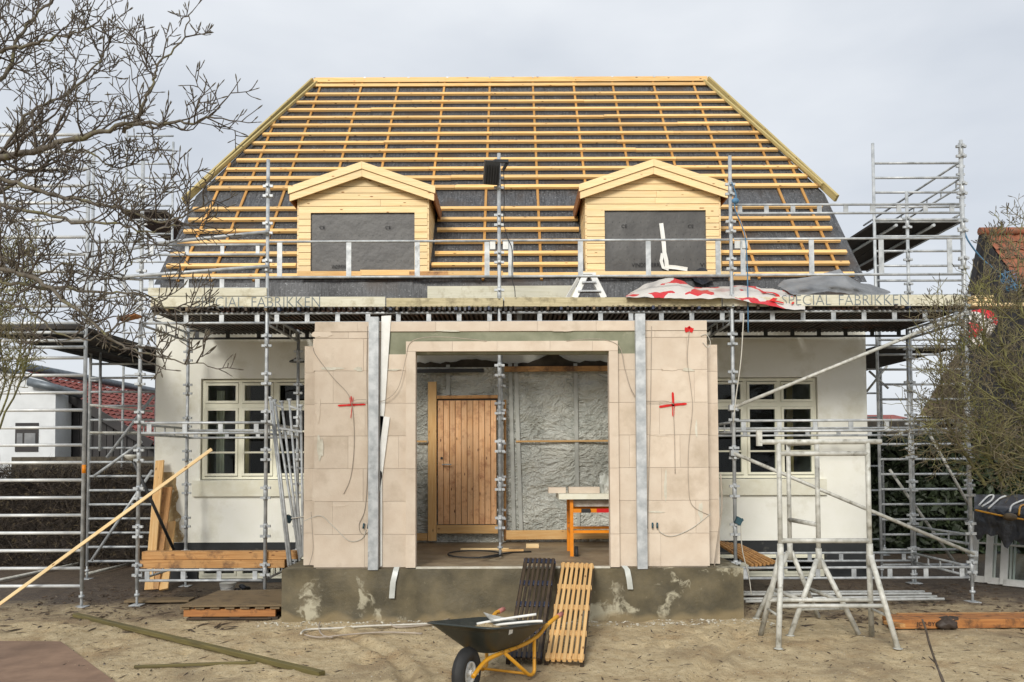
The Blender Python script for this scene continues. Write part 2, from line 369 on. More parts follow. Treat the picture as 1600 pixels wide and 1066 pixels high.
def conc_mat(name, dk, md, pale, ps):
    m, t, b, o = newmat(name); vec, oi = coords(t, (1, 1, 1), False)
    c = ramp(t, noi(t, vec, 3, 5), .35, .65, dk, md)
    dd = nd(t, 'TexNoise'); dd.inputs['Scale'].default_value = 5; dd.inputs['Detail'].default_value = 6; t.links.new(vec, dd.inputs['Vector'])
    dq = nd(t, 'VectorMath', operation='MULTIPLY_ADD'); t.links.new(dd.outputs['Color'], dq.inputs[0]); dq.inputs[1].default_value = (.3, .3, .5); t.links.new(vec, dq.inputs[2])
    c = mixc(t, ramp(t, noi(t, dq.outputs[0], ps, 5, .6), .605, .66), c, pale)
    sz = nd(t, 'SeparateXYZ'); t.links.new(vec, sz.inputs[0]); wv = nd(t, 'TexNoise'); wv.inputs['Scale'].default_value = 2; t.links.new(vec, wv.inputs['Vector'])
    la = nd(t, 'Math', operation='MULTIPLY_ADD'); t.links.new(wv.outputs[0], la.inputs[0]); la.inputs[1].default_value = .5; t.links.new(sz.outputs[2], la.inputs[2])
    c = mixc(t, ramp(t, la.outputs[0], .27, .34, (.6, .6, .6, 1), (0, 0, 0, 1)), c, lin('9c8a66', .8))
    c = mixc(t, ramp(t, noi(t, vec, 14, 6, .7), .62, .7), c, tuple(x*.75+.2*y for x, y in zip(md[:3], pale[:3]))+(1,))
    t.links.new(c, b.inputs['Base Color'])
    t.links.new(ramp(t, noi(t, vec, 2.2, 3), .4, .6, (.45,)*3+(1,), (.85,)*3+(1,)), b.inputs['Roughness'])
    bump(t, b, noi(t, vec, 30, 6, .65), .45, .012); return m
M['base'] = conc_mat('wet_concrete_base', lin('504a39', .85), lin('726850', .85), lin('b5af98', .85), 1.7)
M['floor'] = conc_mat('wet_concrete_floor', lin('84735c', .88), lin('a08e72', .88), lin('b3a385', .88), 1.7)
def ground_mat():
    m, t, b, o = newmat('sand_and_mud'); vec, oi = coords(t, (1, 1, 1), False)
    n1 = noi(t, vec, 1.3, 6, .6); n2 = noi(t, vec, 9, 6, .65); n3 = noi(t, vec, 70, 4, .7)
    c = ramp(t, n2, .3, .7, lin('b09a74', .95), lin('d6c49e', .95))
    c = mixc(t, ramp(t, n1, .5, .68), c, lin('a68c66', .95))
    c = mixc(t, ramp(t, n3, .56, .72), c, lin('e2d4b6', .93)); c = mixc(t, ramp(t, noi(t, vec, 26, 6, .78), .585, .645), c, lin('574430', .86)); c = mixc(t, ramp(t, noi(t, vec, .55, 4, .6), .52, .66), c, lin('8d7a5e', .9))
    geo = nd(t, 'SeparateXYZ'); t.links.new(vec, geo.inputs[0])
    # the trodden mud begins near the house
    ad = nd(t, 'Math', operation='MULTIPLY_ADD'); t.links.new(n1, ad.inputs[0]); ad.inputs[1].default_value = 4.0; t.links.new(geo.outputs[1], ad.inputs[2])
    mr = nd(t, 'MapRange'); mr.inputs['From Min'].default_value = 11.3; mr.inputs['From Max'].default_value = 12.9; t.links.new(ad.outputs[0], mr.inputs[0])
    mud = ramp(t, n2, .35, .65, lin('52453a', .8), lin('736350', .8)); mud = mixc(t, ramp(t, noi(t, vec, 24, 5, .7), .6, .68), mud, lin('94836a', .8))
    c = mixc(t, mr.outputs[0], c, mud); t.links.new(c, b.inputs['Base Color'])
    rg = nd(t, 'MapRange'); rg.inputs['To Min'].default_value = .95; rg.inputs['To Max'].default_value = .6; t.links.new(mr.outputs[0], rg.inputs[0]); t.links.new(rg.outputs[0], b.inputs['Roughness'])
    h = nd(t, 'Math', operation='ADD'); t.links.new(n2, h.inputs[0]); t.links.new(noi(t, vec, 45, 5, .7), h.inputs[1])
    bump(t, b, h.outputs[0], 1.0, .03); return m
M['ground'] = ground_mat()
def barrier_mat():
    m, t, b, o = newmat('wind_barrier_printed'); vec, oi = coords(t, (1, 1, 1), False)
    c = ramp(t, noi(t, vec, 3, 5), .35, .65, lin('5a5957', .85), lin('4b4a49', .85))
    sc_ = nd(t, 'VectorMath', operation='MULTIPLY'); t.links.new(vec, sc_.inputs[0]); sc_.inputs[1].default_value = (9.3, 0, 5.2)
    fr = nd(t, 'VectorMath', operation='FRACTION'); t.links.new(sc_.outputs[0], fr.inputs[0])
    ds = nd(t, 'VectorMath', operation='DISTANCE'); t.links.new(fr.outputs[0], ds.inputs[0]); ds.inputs[1].default_value = (.5, 0, .5)
    c = mixc(t, ramp(t, ds.outputs['Value'], .06, .09, (.7, .7, .7, 1), (0, 0, 0, 1)), c, lin('2e2e2e'))
    t.links.new(c, b.inputs['Base Color']); b.inputs['Roughness'].default_value = .5
    bump(t, b, noi(t, vec, 7, 5), .35, .03); return m
M['barrier'] = barrier_mat()
M['pebble'] = surf('pebble', lin('b3a78f', .85), lin('857a68', .85), 6, .8, 0, 0)
def banner_mat(name, base, ink, sc, thr):
    m, t, b, o = newmat(name); vec, oi = coords(t, (1, 1, 1), False)
    st = nd(t, 'Mapping'); st.inputs['Rotation'].default_value = (0, R(20), 0); t.links.new(vec, st.inputs[0])
    vo = nd(t, 'TexVoronoi'); vo.inputs['Scale'].default_value = sc; vo.feature = 'F1'; vo.distance = 'MANHATTAN'; t.links.new(st.outputs[0], vo.inputs['Vector'])
    sp = nd(t, 'SeparateColor'); t.links.new(vo.outputs['Color'], sp.inputs[0])
    c = mixc(t, ramp(t, sp.outputs[0], thr, thr+.02), base, ink)
    t.links.new(c, b.inputs['Base Color']); b.inputs['Roughness'].default_value = .45
    bump(t, b, noi(t, vec, 9, 4), .3, .02); return m
M['banner'] = banner_mat('printed_sheet', lin('d4d0ca', .85), lin('cf3038', .85), 4.2, .62)
M['blacktarp'] = surf('black_tarp', lin('1c1e22'), lin('2b2f38'), 5, .32, 0, .5, 12, var=0, bd=.03)
M['blue_film'] = surf('blue_grey_pipe', lin('3b4560', .7), lin('2c3550', .7), 10, .5)

# ================================================================== ground
def gcoord(lo, hi, dense0, dense1, step):
    xs = []; x = dense0
    while x < dense1: xs.append(x); x += step
    s = step; x = dense1
    while x < hi: xs.append(x); s *= 1.35; x += s
    xs.append(hi); s = step; x = dense0-step
    while x > lo: xs.insert(0, x); s *= 1.35; x -= s
    xs.insert(0, lo); return xs
rgd = random.Random(50)
DENTS = []
for k in range(420):
    x_, y_ = rgd.uniform(-6.5, 6.5), rgd.uniform(5.6, 11.8); DENTS.append((x_, y_, rgd.uniform(.05, .14), rgd.uniform(.012, .03)))
for k in range(46):           # a barrow track curving to the porch
    t = k/45; DENTS.append((-.9+.5*math.sin(t*3)-1.2*t, 5.6+t*3.4, .09, .03)); DENTS.append((.9+1.6*t, 5.6+t*3.2, .1, .028))
DG = {}
for q_ in DENTS: DG.setdefault((int(q_[0]//.5), int(q_[1]//.5)), []).append(q_)
def dents(x, y):
    if not (5 < y < 12.5 and abs(x) < 7): return 0
    s_ = 0
    for i in (-1, 0, 1):
        for j in (-1, 0, 1):
            for a, b, r_, d_ in DG.get((int(x//.5)+i, int(y//.5)+j), ()):
                q = ((x-a)**2+(y-b)**2)/(r_*r_)
                if q < 6: s_ += d_*math.exp(-q)-.45*d_*math.exp(-(math.sqrt(q)-1.6)**2*3)
    return s_
def gz(x, y):
    k = 1.0 if 3 < y < 14 and abs(x) < 9 else .2
    h = noise.fractal(V((x*.9, y*.9, 0)), 1.0, 2.0, 4)*.022 + noise.fractal(V((x*5, y*5, 3)), 1.0, 2.0, 3)*.009
    return k*h - .012 - dents(x, y)
gx = gcoord(-400, 400, -7.2, 7.2, .05); gy = gcoord(-60, 900, 5.4, 12.4, .05)
g = MB().grid([[V((x, y, gz(x, y))) for x in gx] for y in gy])
tag(part('ground', g, M['ground'], org=(0, 0, 0)), kind='structure')
s = MB(); pts = [PZ(-60, 1003, .0), PZ(95, 1004, .0), PZ(178, 1066, .0), PZ(215, 1110, .0), PZ(-60, 1110, .0)]
s.prism([q+V((0, 0, -.05)) for q in reversed(pts)], (0, 0, .062))
tag(part('paving_slab', s, M['slab'], org=(0, 0, 0)), kind='structure')

# ================================================================== house
WY = 12.5
HX0, HX1 = P(242, 700, WY).x, P(1356, 700, WY).x
K = 1.2; EY = 12.0; EZ = P(800, 441, EY).z
NRM = V((0, -K, 1)).normalized()
def RF(px, py, off=0):
    v = ray(px, py); e = EZ + off*math.sqrt(1+K*K)
    t = (e - K*EY - EYE)/(v.z - K*v.y); return V((v.x*t, v.y*t, EYE+v.z*t))
def rfz(y): return EZ+K*(y-EY)
GX1 = RF(1347, 425).x; GX0 = RF(243, 440).x
HIPY = RF(1288, 303).y; RG0 = RF(490, 130); RG1 = RF(1105, 127); RY = (RG0.y+RG1.y)/2; RZ = rfz(RY)
RX0, RX1 = RG0.x, RG1.x
house = thing('house', ((HX0+HX1)/2, WY, 0), 'white rendered house with its new roof battens still bare and two timber dormers', 'house')
HZ = rfz(HIPY)
def wall_holes(mb, x0, x1, z0, z1, y, th, holes):
    xs = sorted({x0, x1}|{h[0] for h in holes}|{h[1] for h in holes}); zs = sorted({z0, z1}|{h[2] for h in holes}|{h[3] for h in holes})
    for i in range(len(xs)-1):
        for j in range(len(zs)-1):
            cx, cz = (xs[i]+xs[i+1])/2, (zs[j]+zs[j+1])/2
            if any(h[0] < cx < h[1] and h[2] < cz < h[3] for h in holes): continue
            a, b, c, d = xs[i], xs[i+1], zs[j], zs[j+1]
            mb.add([(a, y, c), (b, y, c), (b, y, d), (a, y, d)], [(0, 1, 2, 3)]); mb.add([(a, y+th, c), (b, y+th, c), (b, y+th, d), (a, y+th, d)], [(3, 2, 1, 0)])
    for a, b, c, d in holes+[(x0, x1, z0, z1)]:
        mb.add([(a, y, c), (b, y, c), (b, y, d), (a, y, d), (a, y+th, c), (b, y+th, c), (b, y+th, d), (a, y+th, d)], [(0, 4, 5, 1), (1, 5, 6, 2), (2, 6, 7, 3), (3, 7, 4, 0)])
pz = P(300, 848, WY).z
WIN = []
wl = [P(314, 592, WY), P(488, 750, WY)]; wr = [P(1106, 590, WY), P(1280, 748, WY)]
for a, b in (wl, wr): WIN.append((a.x, b.x, b.z, a.z))
bl = [P(309, 866, WY), P(492, 900, WY)]; br_ = [P(1098, 864, WY), P(1290, 900, WY)]
BW = [(bl[0].x, bl[1].x, .03, bl[0].z), (br_[0].x, br_[1].x, .03, br_[0].z)]
mb = MB(); wall_holes(mb, HX0, HX1, pz, EZ-.05, WY, .35, WIN)
BKY = 2*RY-EY-.5
for x, sg in ((HX0, 1), (HX1, -1)):      # gable walls up to the half hip
    gi = (x+.18*sg)
    mb.prism([(x, WY+.352, pz), (x, BKY, pz), (x, BKY, EZ-.1), (x, WY+.352, EZ-.1)], (.34*sg, 0, 0))
    gx_ = (GX0 if sg > 0 else GX1)+.12*sg
    mb.prism([(gx_, EY+.4, EZ-.12), (gx_, 2*RY-EY-.4, EZ-.12), (gx_, 2*RY-HIPY, HZ-.2), (gx_, HIPY+.1, HZ-.2), (gx_, EY+.4, EZ+.2)], (.2*sg, 0, 0))
mb.bb(HX0, HX1, BKY+.002, BKY+.3, pz, EZ)
part('wall', mb, M['wall'], house)
mb = MB(); wall_holes(mb, HX0-.0, HX1+.0, -.3, pz-.003, WY-.012, .34, BW)
for x in (HX0+.15, HX1-.15): mb.bb(x-.152, x+.152, WY+.33, BKY, -.3, pz-.003)
part('plinth', mb, M['plinth'], house)
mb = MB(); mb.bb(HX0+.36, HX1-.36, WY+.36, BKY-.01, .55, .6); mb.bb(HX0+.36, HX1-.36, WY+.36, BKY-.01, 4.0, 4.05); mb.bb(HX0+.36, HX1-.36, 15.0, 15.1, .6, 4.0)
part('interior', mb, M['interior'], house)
for xx, w_ in ((P(383, 700, 12.95).x, .13), (P(1235, 700, 12.95).x, .1)): part('interior_post', MB().bb(xx-w_/2, xx+w_/2, 12.95, 13.02, .6, 3.1), M['curtain'], house)
mb = MB()
for k in range(4):
    x = HX0+.80+k*.03; mb.bb(x, x+.03, 12.93+.02*(k % 2), 12.96+.02*(k % 2), .7, 3.0)
part('curtain', mb, M['sill'], house)
# exposed masonry corner and chips
def blob(cx, cz, rx, rz, n=26, seed=1, amp=.25):
    rr = random.Random(seed); ph = [rr.random()*6.28 for _ in range(5)]; o = []
    for i in range(n):
        a = 2*math.pi*i/n; k = 1+amp*(math.sin(2*a+ph[0])*.5+math.sin(3*a+ph[1])*.5+math.sin(5*a+ph[2])*.4+math.sin(9*a+ph[3])*.25)
        o.append((cx+rx*math.cos(a)*k, cz+rz*math.sin(a)*k))
    return o
a = P(242, 738, WY); b = P(288, 847, WY)
rg = random.Random(3); pl = [(HX0+.004, b.z), (HX0+.004, a.z)]
for i in range(12):
    t = i/11; pl.append((HX0+.32+rg.uniform(-.04, .05)+.12*t, a.z+(b.z-a.z)*t+(0 if i else -.0)))
part('exposed_masonry', MB().prism([(x, WY-.006, z) for x, z in pl], (0, .012, 0)), M['rubble'], house, label='patch of bare yellowish masonry at the left corner')
# ---- windows
def window(x0, x1, z0, z1, cols, rows, y, fw=.042, sw=.038, transom=None, label=None):
    """rows = list of (zlo, zhi) glazing fields as fractions; a casement frame round each column group"""
    fr = MB()
    fr.bb(x0, x1, y, y+.09, z1-fw, z1); fr.bb(x0, x1, y, y+.09, z0, z0+fw)
    fr.bb(x0, x0+fw, y+.001, y+.089, z0+fw, z1-fw); fr.bb(x1-fw, x1, y+.001, y+.089, z0+fw, z1-fw)
    cw = (x1-x0-2*fw)/cols
    for c in range(1, cols):
        xx = x0+fw+c*cw; fr.bb(xx-.028, xx+.028, y+.002, y+.088, z0+fw, z1-fw)
    if transom: fr.bb(x0+fw, x1-fw, y+.003, y+.087, transom-.035, transom+.035)
    w_ = part('window', fr, M['frame'], house, label=label)
    for c in range(cols):
        xa = x0+fw+c*cw+(.028 if c else 0)+.004; xb = x0+fw+(c+1)*cw-(.028 if c < cols-1 else 0)-.004
        for (za, zb, nm) in rows:
            s_ = MB(); ya = y-.012; yb = y+.045
            s_.bb(xa, xb, ya, yb, zb-sw, zb); s_.bb(xa, xb, ya, yb, za, za+sw)
            s_.bb(xa, xa+sw, ya+.001, yb-.001, za+sw, zb-sw); s_.bb(xb-sw, xb, ya+.001, yb-.001, za+sw, zb-sw)
            part('sash', s_, M['frame'], w_)
            h = (zb-za-2*sw)/nm
            for k in range(1, nm): part('muntin', MB().bb(xa+sw, xb-sw, ya+.008, yb-.008, za+sw+k*h-.014, za+sw+k*h+.014), M['frame'], w_)
            for k in range(nm): part('pane', MB().bb(xa+sw-.004, xb-sw+.004, y+.014, y+.02, za+sw+k*h+(.014 if k else 0), za+sw+(k+1)*h-(.014 if k < nm-1 else 0)), M['glass'], w_)
for (x0, x1, z0, z1) in WIN:
    tz = z0+(z1-z0)*.735
    window(x0+.012, x1-.012, z0+.012, z1-.012, 3, [(z0+.066, tz-.039, 3), (tz+.039, z1-.066, 1)], WY+.05, transom=tz)
    part('window_sill', MB().bb(x0-.1, x1+.1, WY-.05, WY+.02, z0-.25, z0-.004), M['sill'], house)
for (x0, x1, z0, z1) in BW:
    window(x0+.005, x1-.005, z0+.005, z1-.005, 3, [(z0+.05, z1-.05, 1)], WY+.03, fw=.045, sw=.035, label='low white basement window')
# ---- roof: felt underlay
u = MB()
f_ = [V((GX0, EY-.02, rfz(EY-.02))), V((GX1, EY-.02, rfz(EY-.02))), V((GX1, HIPY, HZ)), V((RX1, RY, RZ)), V((RX0, RY, RZ)), V((GX0, HIPY, HZ))]
m_ = [V((q.x, 2*RY-q.y, q.z)) for q in f_]
u.add(f_, [(0, 1, 2, 3, 4, 5)]); u.add(m_, [(5, 4, 3, 2, 1, 0)])
u.add([f_[2], m_[2], f_[3]], [(0, 1, 2)]); u.add([f_[5], f_[4], m_[5]], [(0, 1, 2)])
roof = part('roof', u, M['felt'], house)
def xlim(z):
    if z <= HZ: return GX0, GX1
    t = (z-HZ)/(RZ-HZ); return GX0+(RX0-GX0)*t, GX1+(RX1-GX1)*t
# dormer measures
DY = 12.07
DORM = []
for (xl, xr, pk, yp, el, er, ye) in ((467, 668, 568, 259, 455, 678, 297), (917, 1124, 1024, 255, 905, 1133, 293)):
    a = P(xl, 400, DY); b = P(xr, 400, DY); p_ = P(pk, yp, DY); e0 = P(el, ye, DY); e1 = P(er, ye, DY)
    hw = (e1.x-e0.x)/2
    DORM.append(dict(x0=a.x, x1=b.x, zp=p_.z, ze=(e0.z+e1.z)/2, cx=(a.x+b.x)/2, hw=hw, z0=P(xl, 431, DY).z))
def dorm_cut(z, d):
    if z < d['z0']-.02 or z > d['zp']: return 0
    if z < d['ze']+.05: return (d['x1']-d['x0'])/2+.03
    return d['hw']*(d['zp']-z)/(d['zp']-d['ze'])
def lay(name, a, b, wd, ht, off, mat):    # timber lying on the slope
    n = NRM*(off+ht/2); return plank(name, a+n, b+n, wd, ht, mat, roof, up=NRM, c=.003)
rl = random.Random(5)
# counter battens
for cx in [-5.05, -4.55, -3.9, -3.06, -2.3, -1.36, -.43, .455, 1.29, 2.09, 2.93, 3.75, 4.6, 5.0]:
    zt = RZ if RX0 < cx < RX1 else (RZ-(RZ-HZ)*((cx-RX1)/(GX1-RX1) if cx > 0 else (RX0-cx)/(RX0-GX0)))
    zt -= .05; ya, yb = EY+.02, EY+(zt-EZ)/K
    segs = [(ya, yb)]
    for d in DORM:
        if d['x0']-.03 < cx < d['x1']+.03: segs = [(EY+(d['ze']+(d['zp']-d['ze'])*(1-abs(cx-d['cx'])/d['hw'])-EZ)/K, yb)]
    for y0, y1 in segs:
        lay('counter_batten', V((cx, y0, rfz(y0))), V((cx, y1, rfz(y1))), .042, .028, .003, M['counter'])
# tile battens
rows = [146, 158, 170, 182, 194, 207.7, 221, 234, 248, 262, 276, 291, 324, 341, 358, 376, 394, 412, 428.5]
for i, ry in enumerate(rows):
    q = RF(800, ry, .04); y = q.y; z = rfz(y); xa, xb = xlim(z)
    xa += .10+rl.uniform(-.03, .03); xb -= (.05 if z > HZ else .16)+rl.uniform(-.05, .03)
    spans = [(xa, xb)]
    for d in DORM:
        c = dorm_cut(z, d)
        if c > 0:
            ns_ = []
            for s0, s1 in spans:
                if s0 < d['cx']-c: ns_.append((s0, min(s1, d['cx']-c-rl.uniform(0, .06))))
                if s1 > d['cx']+c: ns_.append((max(s0, d['cx']+c+rl.uniform(0, .06)), s1))
            spans = ns_
    th = .09 if ry in (276, 291) else .072
    for s0, s1 in spans:
        cuts = [s0]; x = s0+rl.uniform(1.6, 4.4)
        while x < s1-.8: cuts.append(x); x += rl.choice([3.4, 4.2, 4.3])
        cuts.append(s1)
        for j in range(len(cuts)-1):
            dz = rl.uniform(-.008, .008)
            lay('batten', V((cuts[j]+.002, y+dz, rfz(y+dz))), V((cuts[j+1]-.002, y+dz, rfz(y+dz))), th, .046, .031, M['lath'])
# ridge board, doubled
for k, (dy, dz, h) in enumerate(((-.06, .02, .1), (-.17, -.14, .06))):
    a = V((RX0+.02, RY+dy, RZ+dz)); b = V((RX1-.02, RY+dy, RZ+dz)); n = 3
    for j in range(n): plank('ridge_board', a.lerp(b, j/n)+V((.002, 0, 0)), a.lerp(b, (j+1)/n), .06, h, M['lath'], roof)
for xx in (-3.0, -2.1, -1.3, -.43, .455, 1.29, 2.09, 2.95):
    part('ridge_strap', MB().bb(xx-.02, xx+.02, RY-.095, RY+.05, RZ+.05, RZ+.078), M['galv'], roof)
# hip boards
for sx, rx, gx_ in ((-1, RX0, GX0), (1, RX1, GX1)):
    a = V((rx, RY-.02, RZ+.01)); dirv = (V((gx_, HIPY, HZ))-V((rx, RY, RZ)))
    b = a+dirv*1.05
    plank('hip_board', a+V((0, -.05, 0)), b+V((sx*.05, -.07, 0)), .05, .12, M['treated'], roof, up=(0, -.3, 1))
    plank('hip_board', a+V((-sx*.1, -.13, -.06)), b+V((-sx*.03, -.15, .02))-dirv*.08, .04, .05, M['treated'], roof, up=(0, -.3, 1))
# felt skirt and boards at the eaves
sk = MB(); xs = [GX0+.1+i*(GX1-GX0-.2)/90 for i in range(91)]
sk.grid([[V((x, EY-.03+.012*math.sin(x*9)+.01*math.sin(x*23), EZ+.0)) for x in xs], [V((x, EY-.05+.02*math.sin(x*7+1), EZ-.18)) for x in xs], [V((x, EY-.05+.03*math.sin(x*5+2), EZ-.42+.03*math.sin(x*3))) for x in xs]])
part('felt_skirt', sk, M['felt'], roof)
for x0, x1, y0, y1, m in ((465, 565, 424, 432, 'pine'), (563, 655, 422, 431, 'lath'), (660, 786, 424, 432, 'lath'), (905, 1140, 424, 431, 'siding'), (1140, 1172, 432, 438, 'pine'), (640, 700, 425, 433, 'timber')):
    a = P(x0, (y0+y1)/2, 11.86); b = P(x1, (y0+y1)/2, 11.86); a.y += rl.uniform(-.05, .02); b.y = a.y
    plank('loose_board', a, b, .05, (y1-y0)/104, M[m], roof)
plank('fascia_board', P(668, 458, 11.82), P(900, 457, 11.82), .03, .2, M['toe'], roof)
# ---- dormers
tbx = text_mesh('CE', M['dark_ink'])
for di, d in enumerate(DORM):
    x0, x1, cx, hw, zp, ze, z0 = d['x0'], d['x1'], d['cx'], d['hw'], d['zp'], d['ze'], d['z0']
    core = MB(); slope = (zp-ze)/hw
    yb = EY+(zp-EZ)/K
    wz = zp-slope*(x1-x0)/2-.16
    core.prism([(x0+.03, DY+.03, z0), (x1-.03, DY+.03, z0), (x1-.03, DY+.03, wz), (cx, DY+.03, zp-.16), (x0+.03, DY+.03, wz)], (0, 1.25, 0))
    dm = part('dormer', core, M['membrane'], house)
    mx0, mx1 = P((486, 945)[di], 380, DY).x, P((648, 1103)[di], 380, DY).x; mzt = P(570, (333, 331)[di], DY).z; mzb = P(570, (421, 426)[di], DY).z
    # wind barrier sheet, slightly creased
    rows_ = []
    for j in range(9):
        z = mzb-.02+(mzt-mzb+.04)*j/8
        rows_.append([V((mx0-.02+(mx1-mx0+.04)*i/14, DY+.012+.009*noise.noise(V((i*.5, j*.7, di*5)))-(.012 if di and abs(j-2.5) < .8 else 0), z)) for i in range(15)])
    sh = part('wind_barrier', MB().grid(rows_), M['barrier'], dm, label='dark grey wind barrier sheet')
    bh = P(0, 400, DY).z-P(0, 410.4, DY).z
    ztop = zp-.13; z = mzt; k = 0
    ztops = []
    while z < zp-.2: ztops.append((z, min(z+bh, zp-.14))); z += bh
    for (za, zb) in [(q0, q1-.004) for q0, q1 in ztops]:
        hx = lambda q: min((x1-x0)/2, (zp-.13-q)/slope)
        a0, a1 = hx(za), hx(zb-.008)
        if a0 < .05: continue
        if rl.random() < .4 and a1 > .5:
            c = rl.uniform(-.4, .4)*a1
            part('siding_board', MB().prism([(cx-a0, DY-.02, za), (cx+c-.0015, DY-.02, za), (cx+c-.0015, DY-.02, zb-.005), (cx-a1, DY-.02, zb-.005)], (0, .024, 0)), M['siding'], dm)
            part('siding_board', MB().prism([(cx+c+.0015, DY-.02, za), (cx+a0, DY-.02, za), (cx+a1, DY-.02, zb-.005), (cx+c+.0015, DY-.02, zb-.005)], (0, .024, 0)), M['siding'], dm)
        else:
            part('siding_board', MB().prism([(cx-a0, DY-.02, za), (cx+a0, DY-.02, za), (cx+a1, DY-.02, zb-.005), (cx-a1, DY-.02, zb-.005)], (0, .024, 0)), M['siding'], dm)
    z = mzt
    while z > z0+.03:
        za = max(z-bh, z0)+.004
        for (a, b) in ((x0, mx0), (mx1, x1)):
            part('siding_board', MB().bb(a, b-rl.uniform(0, .004), DY-.02-rl.uniform(0, .003), DY+.004, za+.005, z), M['siding'], dm)
        z -= bh
    # cheeks
    z = z0
    while z < wz+.05:
        zc = z+bh/2; ye = EY+(zc-EZ)/K+.03
        for xx in (x0-.012, x1+.012):
            if ye > DY+.08: plank('cheek_board', V((xx, DY-.02, zc)), V((xx, ye, zc)), .022, bh-.005, M['siding'], dm)
        z += bh
    # roof slabs and verge boards
    Lr = math.hypot(hw, zp-ze)
    for sg in (-1, 1):
        e = V((cx+sg*hw, DY-.12, ze)); p_ = V((cx, DY-.12, zp)); nn = V((sg*(zp-ze), 0, hw)).normalized()
        tk = .05
        bk_e = EY+(ze-EZ)/K+.08; bk_p = yb+.08
        s_ = MB().add([e, p_, V((cx, bk_p, zp)), V((e.x, bk_e, ze))]+[q-nn*tk for q in (e, p_, V((cx, bk_p, zp)), V((e.x, bk_e, ze)))], [(0, 1, 2, 3), (7, 6, 5, 4), (0, 4, 5, 1), (3, 2, 6, 7), (0, 3, 7, 4)])
        part('dormer_roof', s_, M['soffit'], dm)
        part('eave_board', MB().add([e-nn*.0+V((sg*.012, 0, 0)), V((e.x+sg*.012, bk_e, ze)), V((e.x+sg*.012, bk_e, ze-.2)), e+V((sg*.012, 0, -.2))]+[q-V((sg*.024, 0, 0)) for q in (e-nn*.0+V((sg*.012, 0, 0)), V((e.x+sg*.012, bk_e, ze)), V((e.x+sg*.012, bk_e, ze-.2)), e+V((sg*.012, 0, -.2)))], [(0, 1, 2, 3), (7, 6, 5, 4), (0, 4, 5, 1), (1, 5, 6, 2), (2, 6, 7, 3), (3, 7, 4, 0)]), M['soffit'], dm)
        for q, (dz, dy, xt) in enumerate(((0.0, -.03, .02), (-.112, -.008, .0))):
            # verge boards with plumb-cut ends, so the two meet at the peak
            h = .108; yf = DY-.12+dy
            part('verge_board', MB().prism([(e.x+sg*xt, yf, ze+.01+dz-xt*slope), (cx+sg*.0015, yf, zp+.01+dz), (cx+sg*.0015, yf, zp+.01+dz-h), (e.x+sg*xt, yf, ze+.01+dz-h-xt*slope)], (0, .022, 0)), M['siding'], dm)
        for k in range(3):      # roofing boards showing above the verge
            part('roof_board', MB().prism([(e.x+(cx-e.x)*(k/3+.03), DY-.06, ze+(zp-ze)*(k/3+.03)+.012), (e.x+(cx-e.x)*((k+1)/3-.01), DY-.06, ze+(zp-ze)*((k+1)/3-.01)+.012), (e.x+(cx-e.x)*((k+1)/3-.01), DY-.06, ze+(zp-ze)*((k+1)/3-.01)+.034), (e.x+(cx-e.x)*(k/3+.03), DY-.06, ze+(zp-ze)*(k/3+.03)+.034)], (0, .9-.2*(2-k), 0)), M['lath'], dm)
    # print on the sheet
    yy = DY-.004
    for px in ((499, 602), (971, 1075))[di]:
        o = P(px, (358, 356)[di], yy); lettering('CE', M['dark_ink'], o, .085, .05, dm)
    for px, tx, wpx in (((518, 'VINDSPÆRRE', 24),), ((987, 'VINDSPÆRRE', 48), (1094, 'VI', 8)))[di]:
        o = P(px, (420, 417)[di], yy); lettering(tx, M['dark_ink'], o, wpx/103.5, .06, dm)
    if di:
        def tapepath(pts, wd, name):
            m2 = MB(); pr = [P(x, y, DY-.012) for x, y in pts]; rows2 = []
            for i, q in enumerate(pr):
                t = (pr[min(i+1, len(pr)-1)]-pr[max(0, i-1)]).normalized(); n_ = V((-t.z, 0, t.x))
                rows2.append([q+n_*wd/2+V((0, rl.uniform(-.012, .0), 0)), q, q-n_*wd/2+V((0, rl.uniform(-.012, .0), 0))])
            m2.grid(rows2); part(name, m2, M['white'], dm)
        tapepath([(1033, 349), (1035, 365), (1037, 380), (1038, 395), (1041, 408), (1042, 420)], .062, 'tape_strip')
        tapepath([(1035, 396), (1033, 408), (1036, 418), (1045, 421)], .05, 'tape_strip'); tapepath([(1041, 417), (1055, 418), (1074, 421)], .06, 'tape_strip')
        fl = MB(); rows2 = []
        for j in range(6):
            rows2.append([P(1075+i*6+j*2, 421+j*4.2+3*math.sin(i*1.3+j), DY-.03-.035*j+.02*math.sin(i*2+j)) for i in range(6)])
        fl.grid(rows2); part('loose_flap', fl, M['blacktarp'], dm)

# ---- wall lamp
lp = thing('wall_lamp', P(466, 568, 12.35), 'small dark bell shaped lamp on the white wall beside the porch', 'lamp')
c = P(464, 564, 12.3)
mb = MB(); mb.path([c+V((0, 0, .05)), c+V((0, 0, .03)), c+V((0, 0, .0)), c+V((0, 0, -.02))], [.02, .05, .11, .12], 14); part('lamp_shade', mb, M['blackmetal'], lp)
part('arm', MB().path([c+V((0, 0, .04)), c+V((0, .1, .07)), c+V((0, .2, .05))], .012, 8), M['blackmetal'], lp)

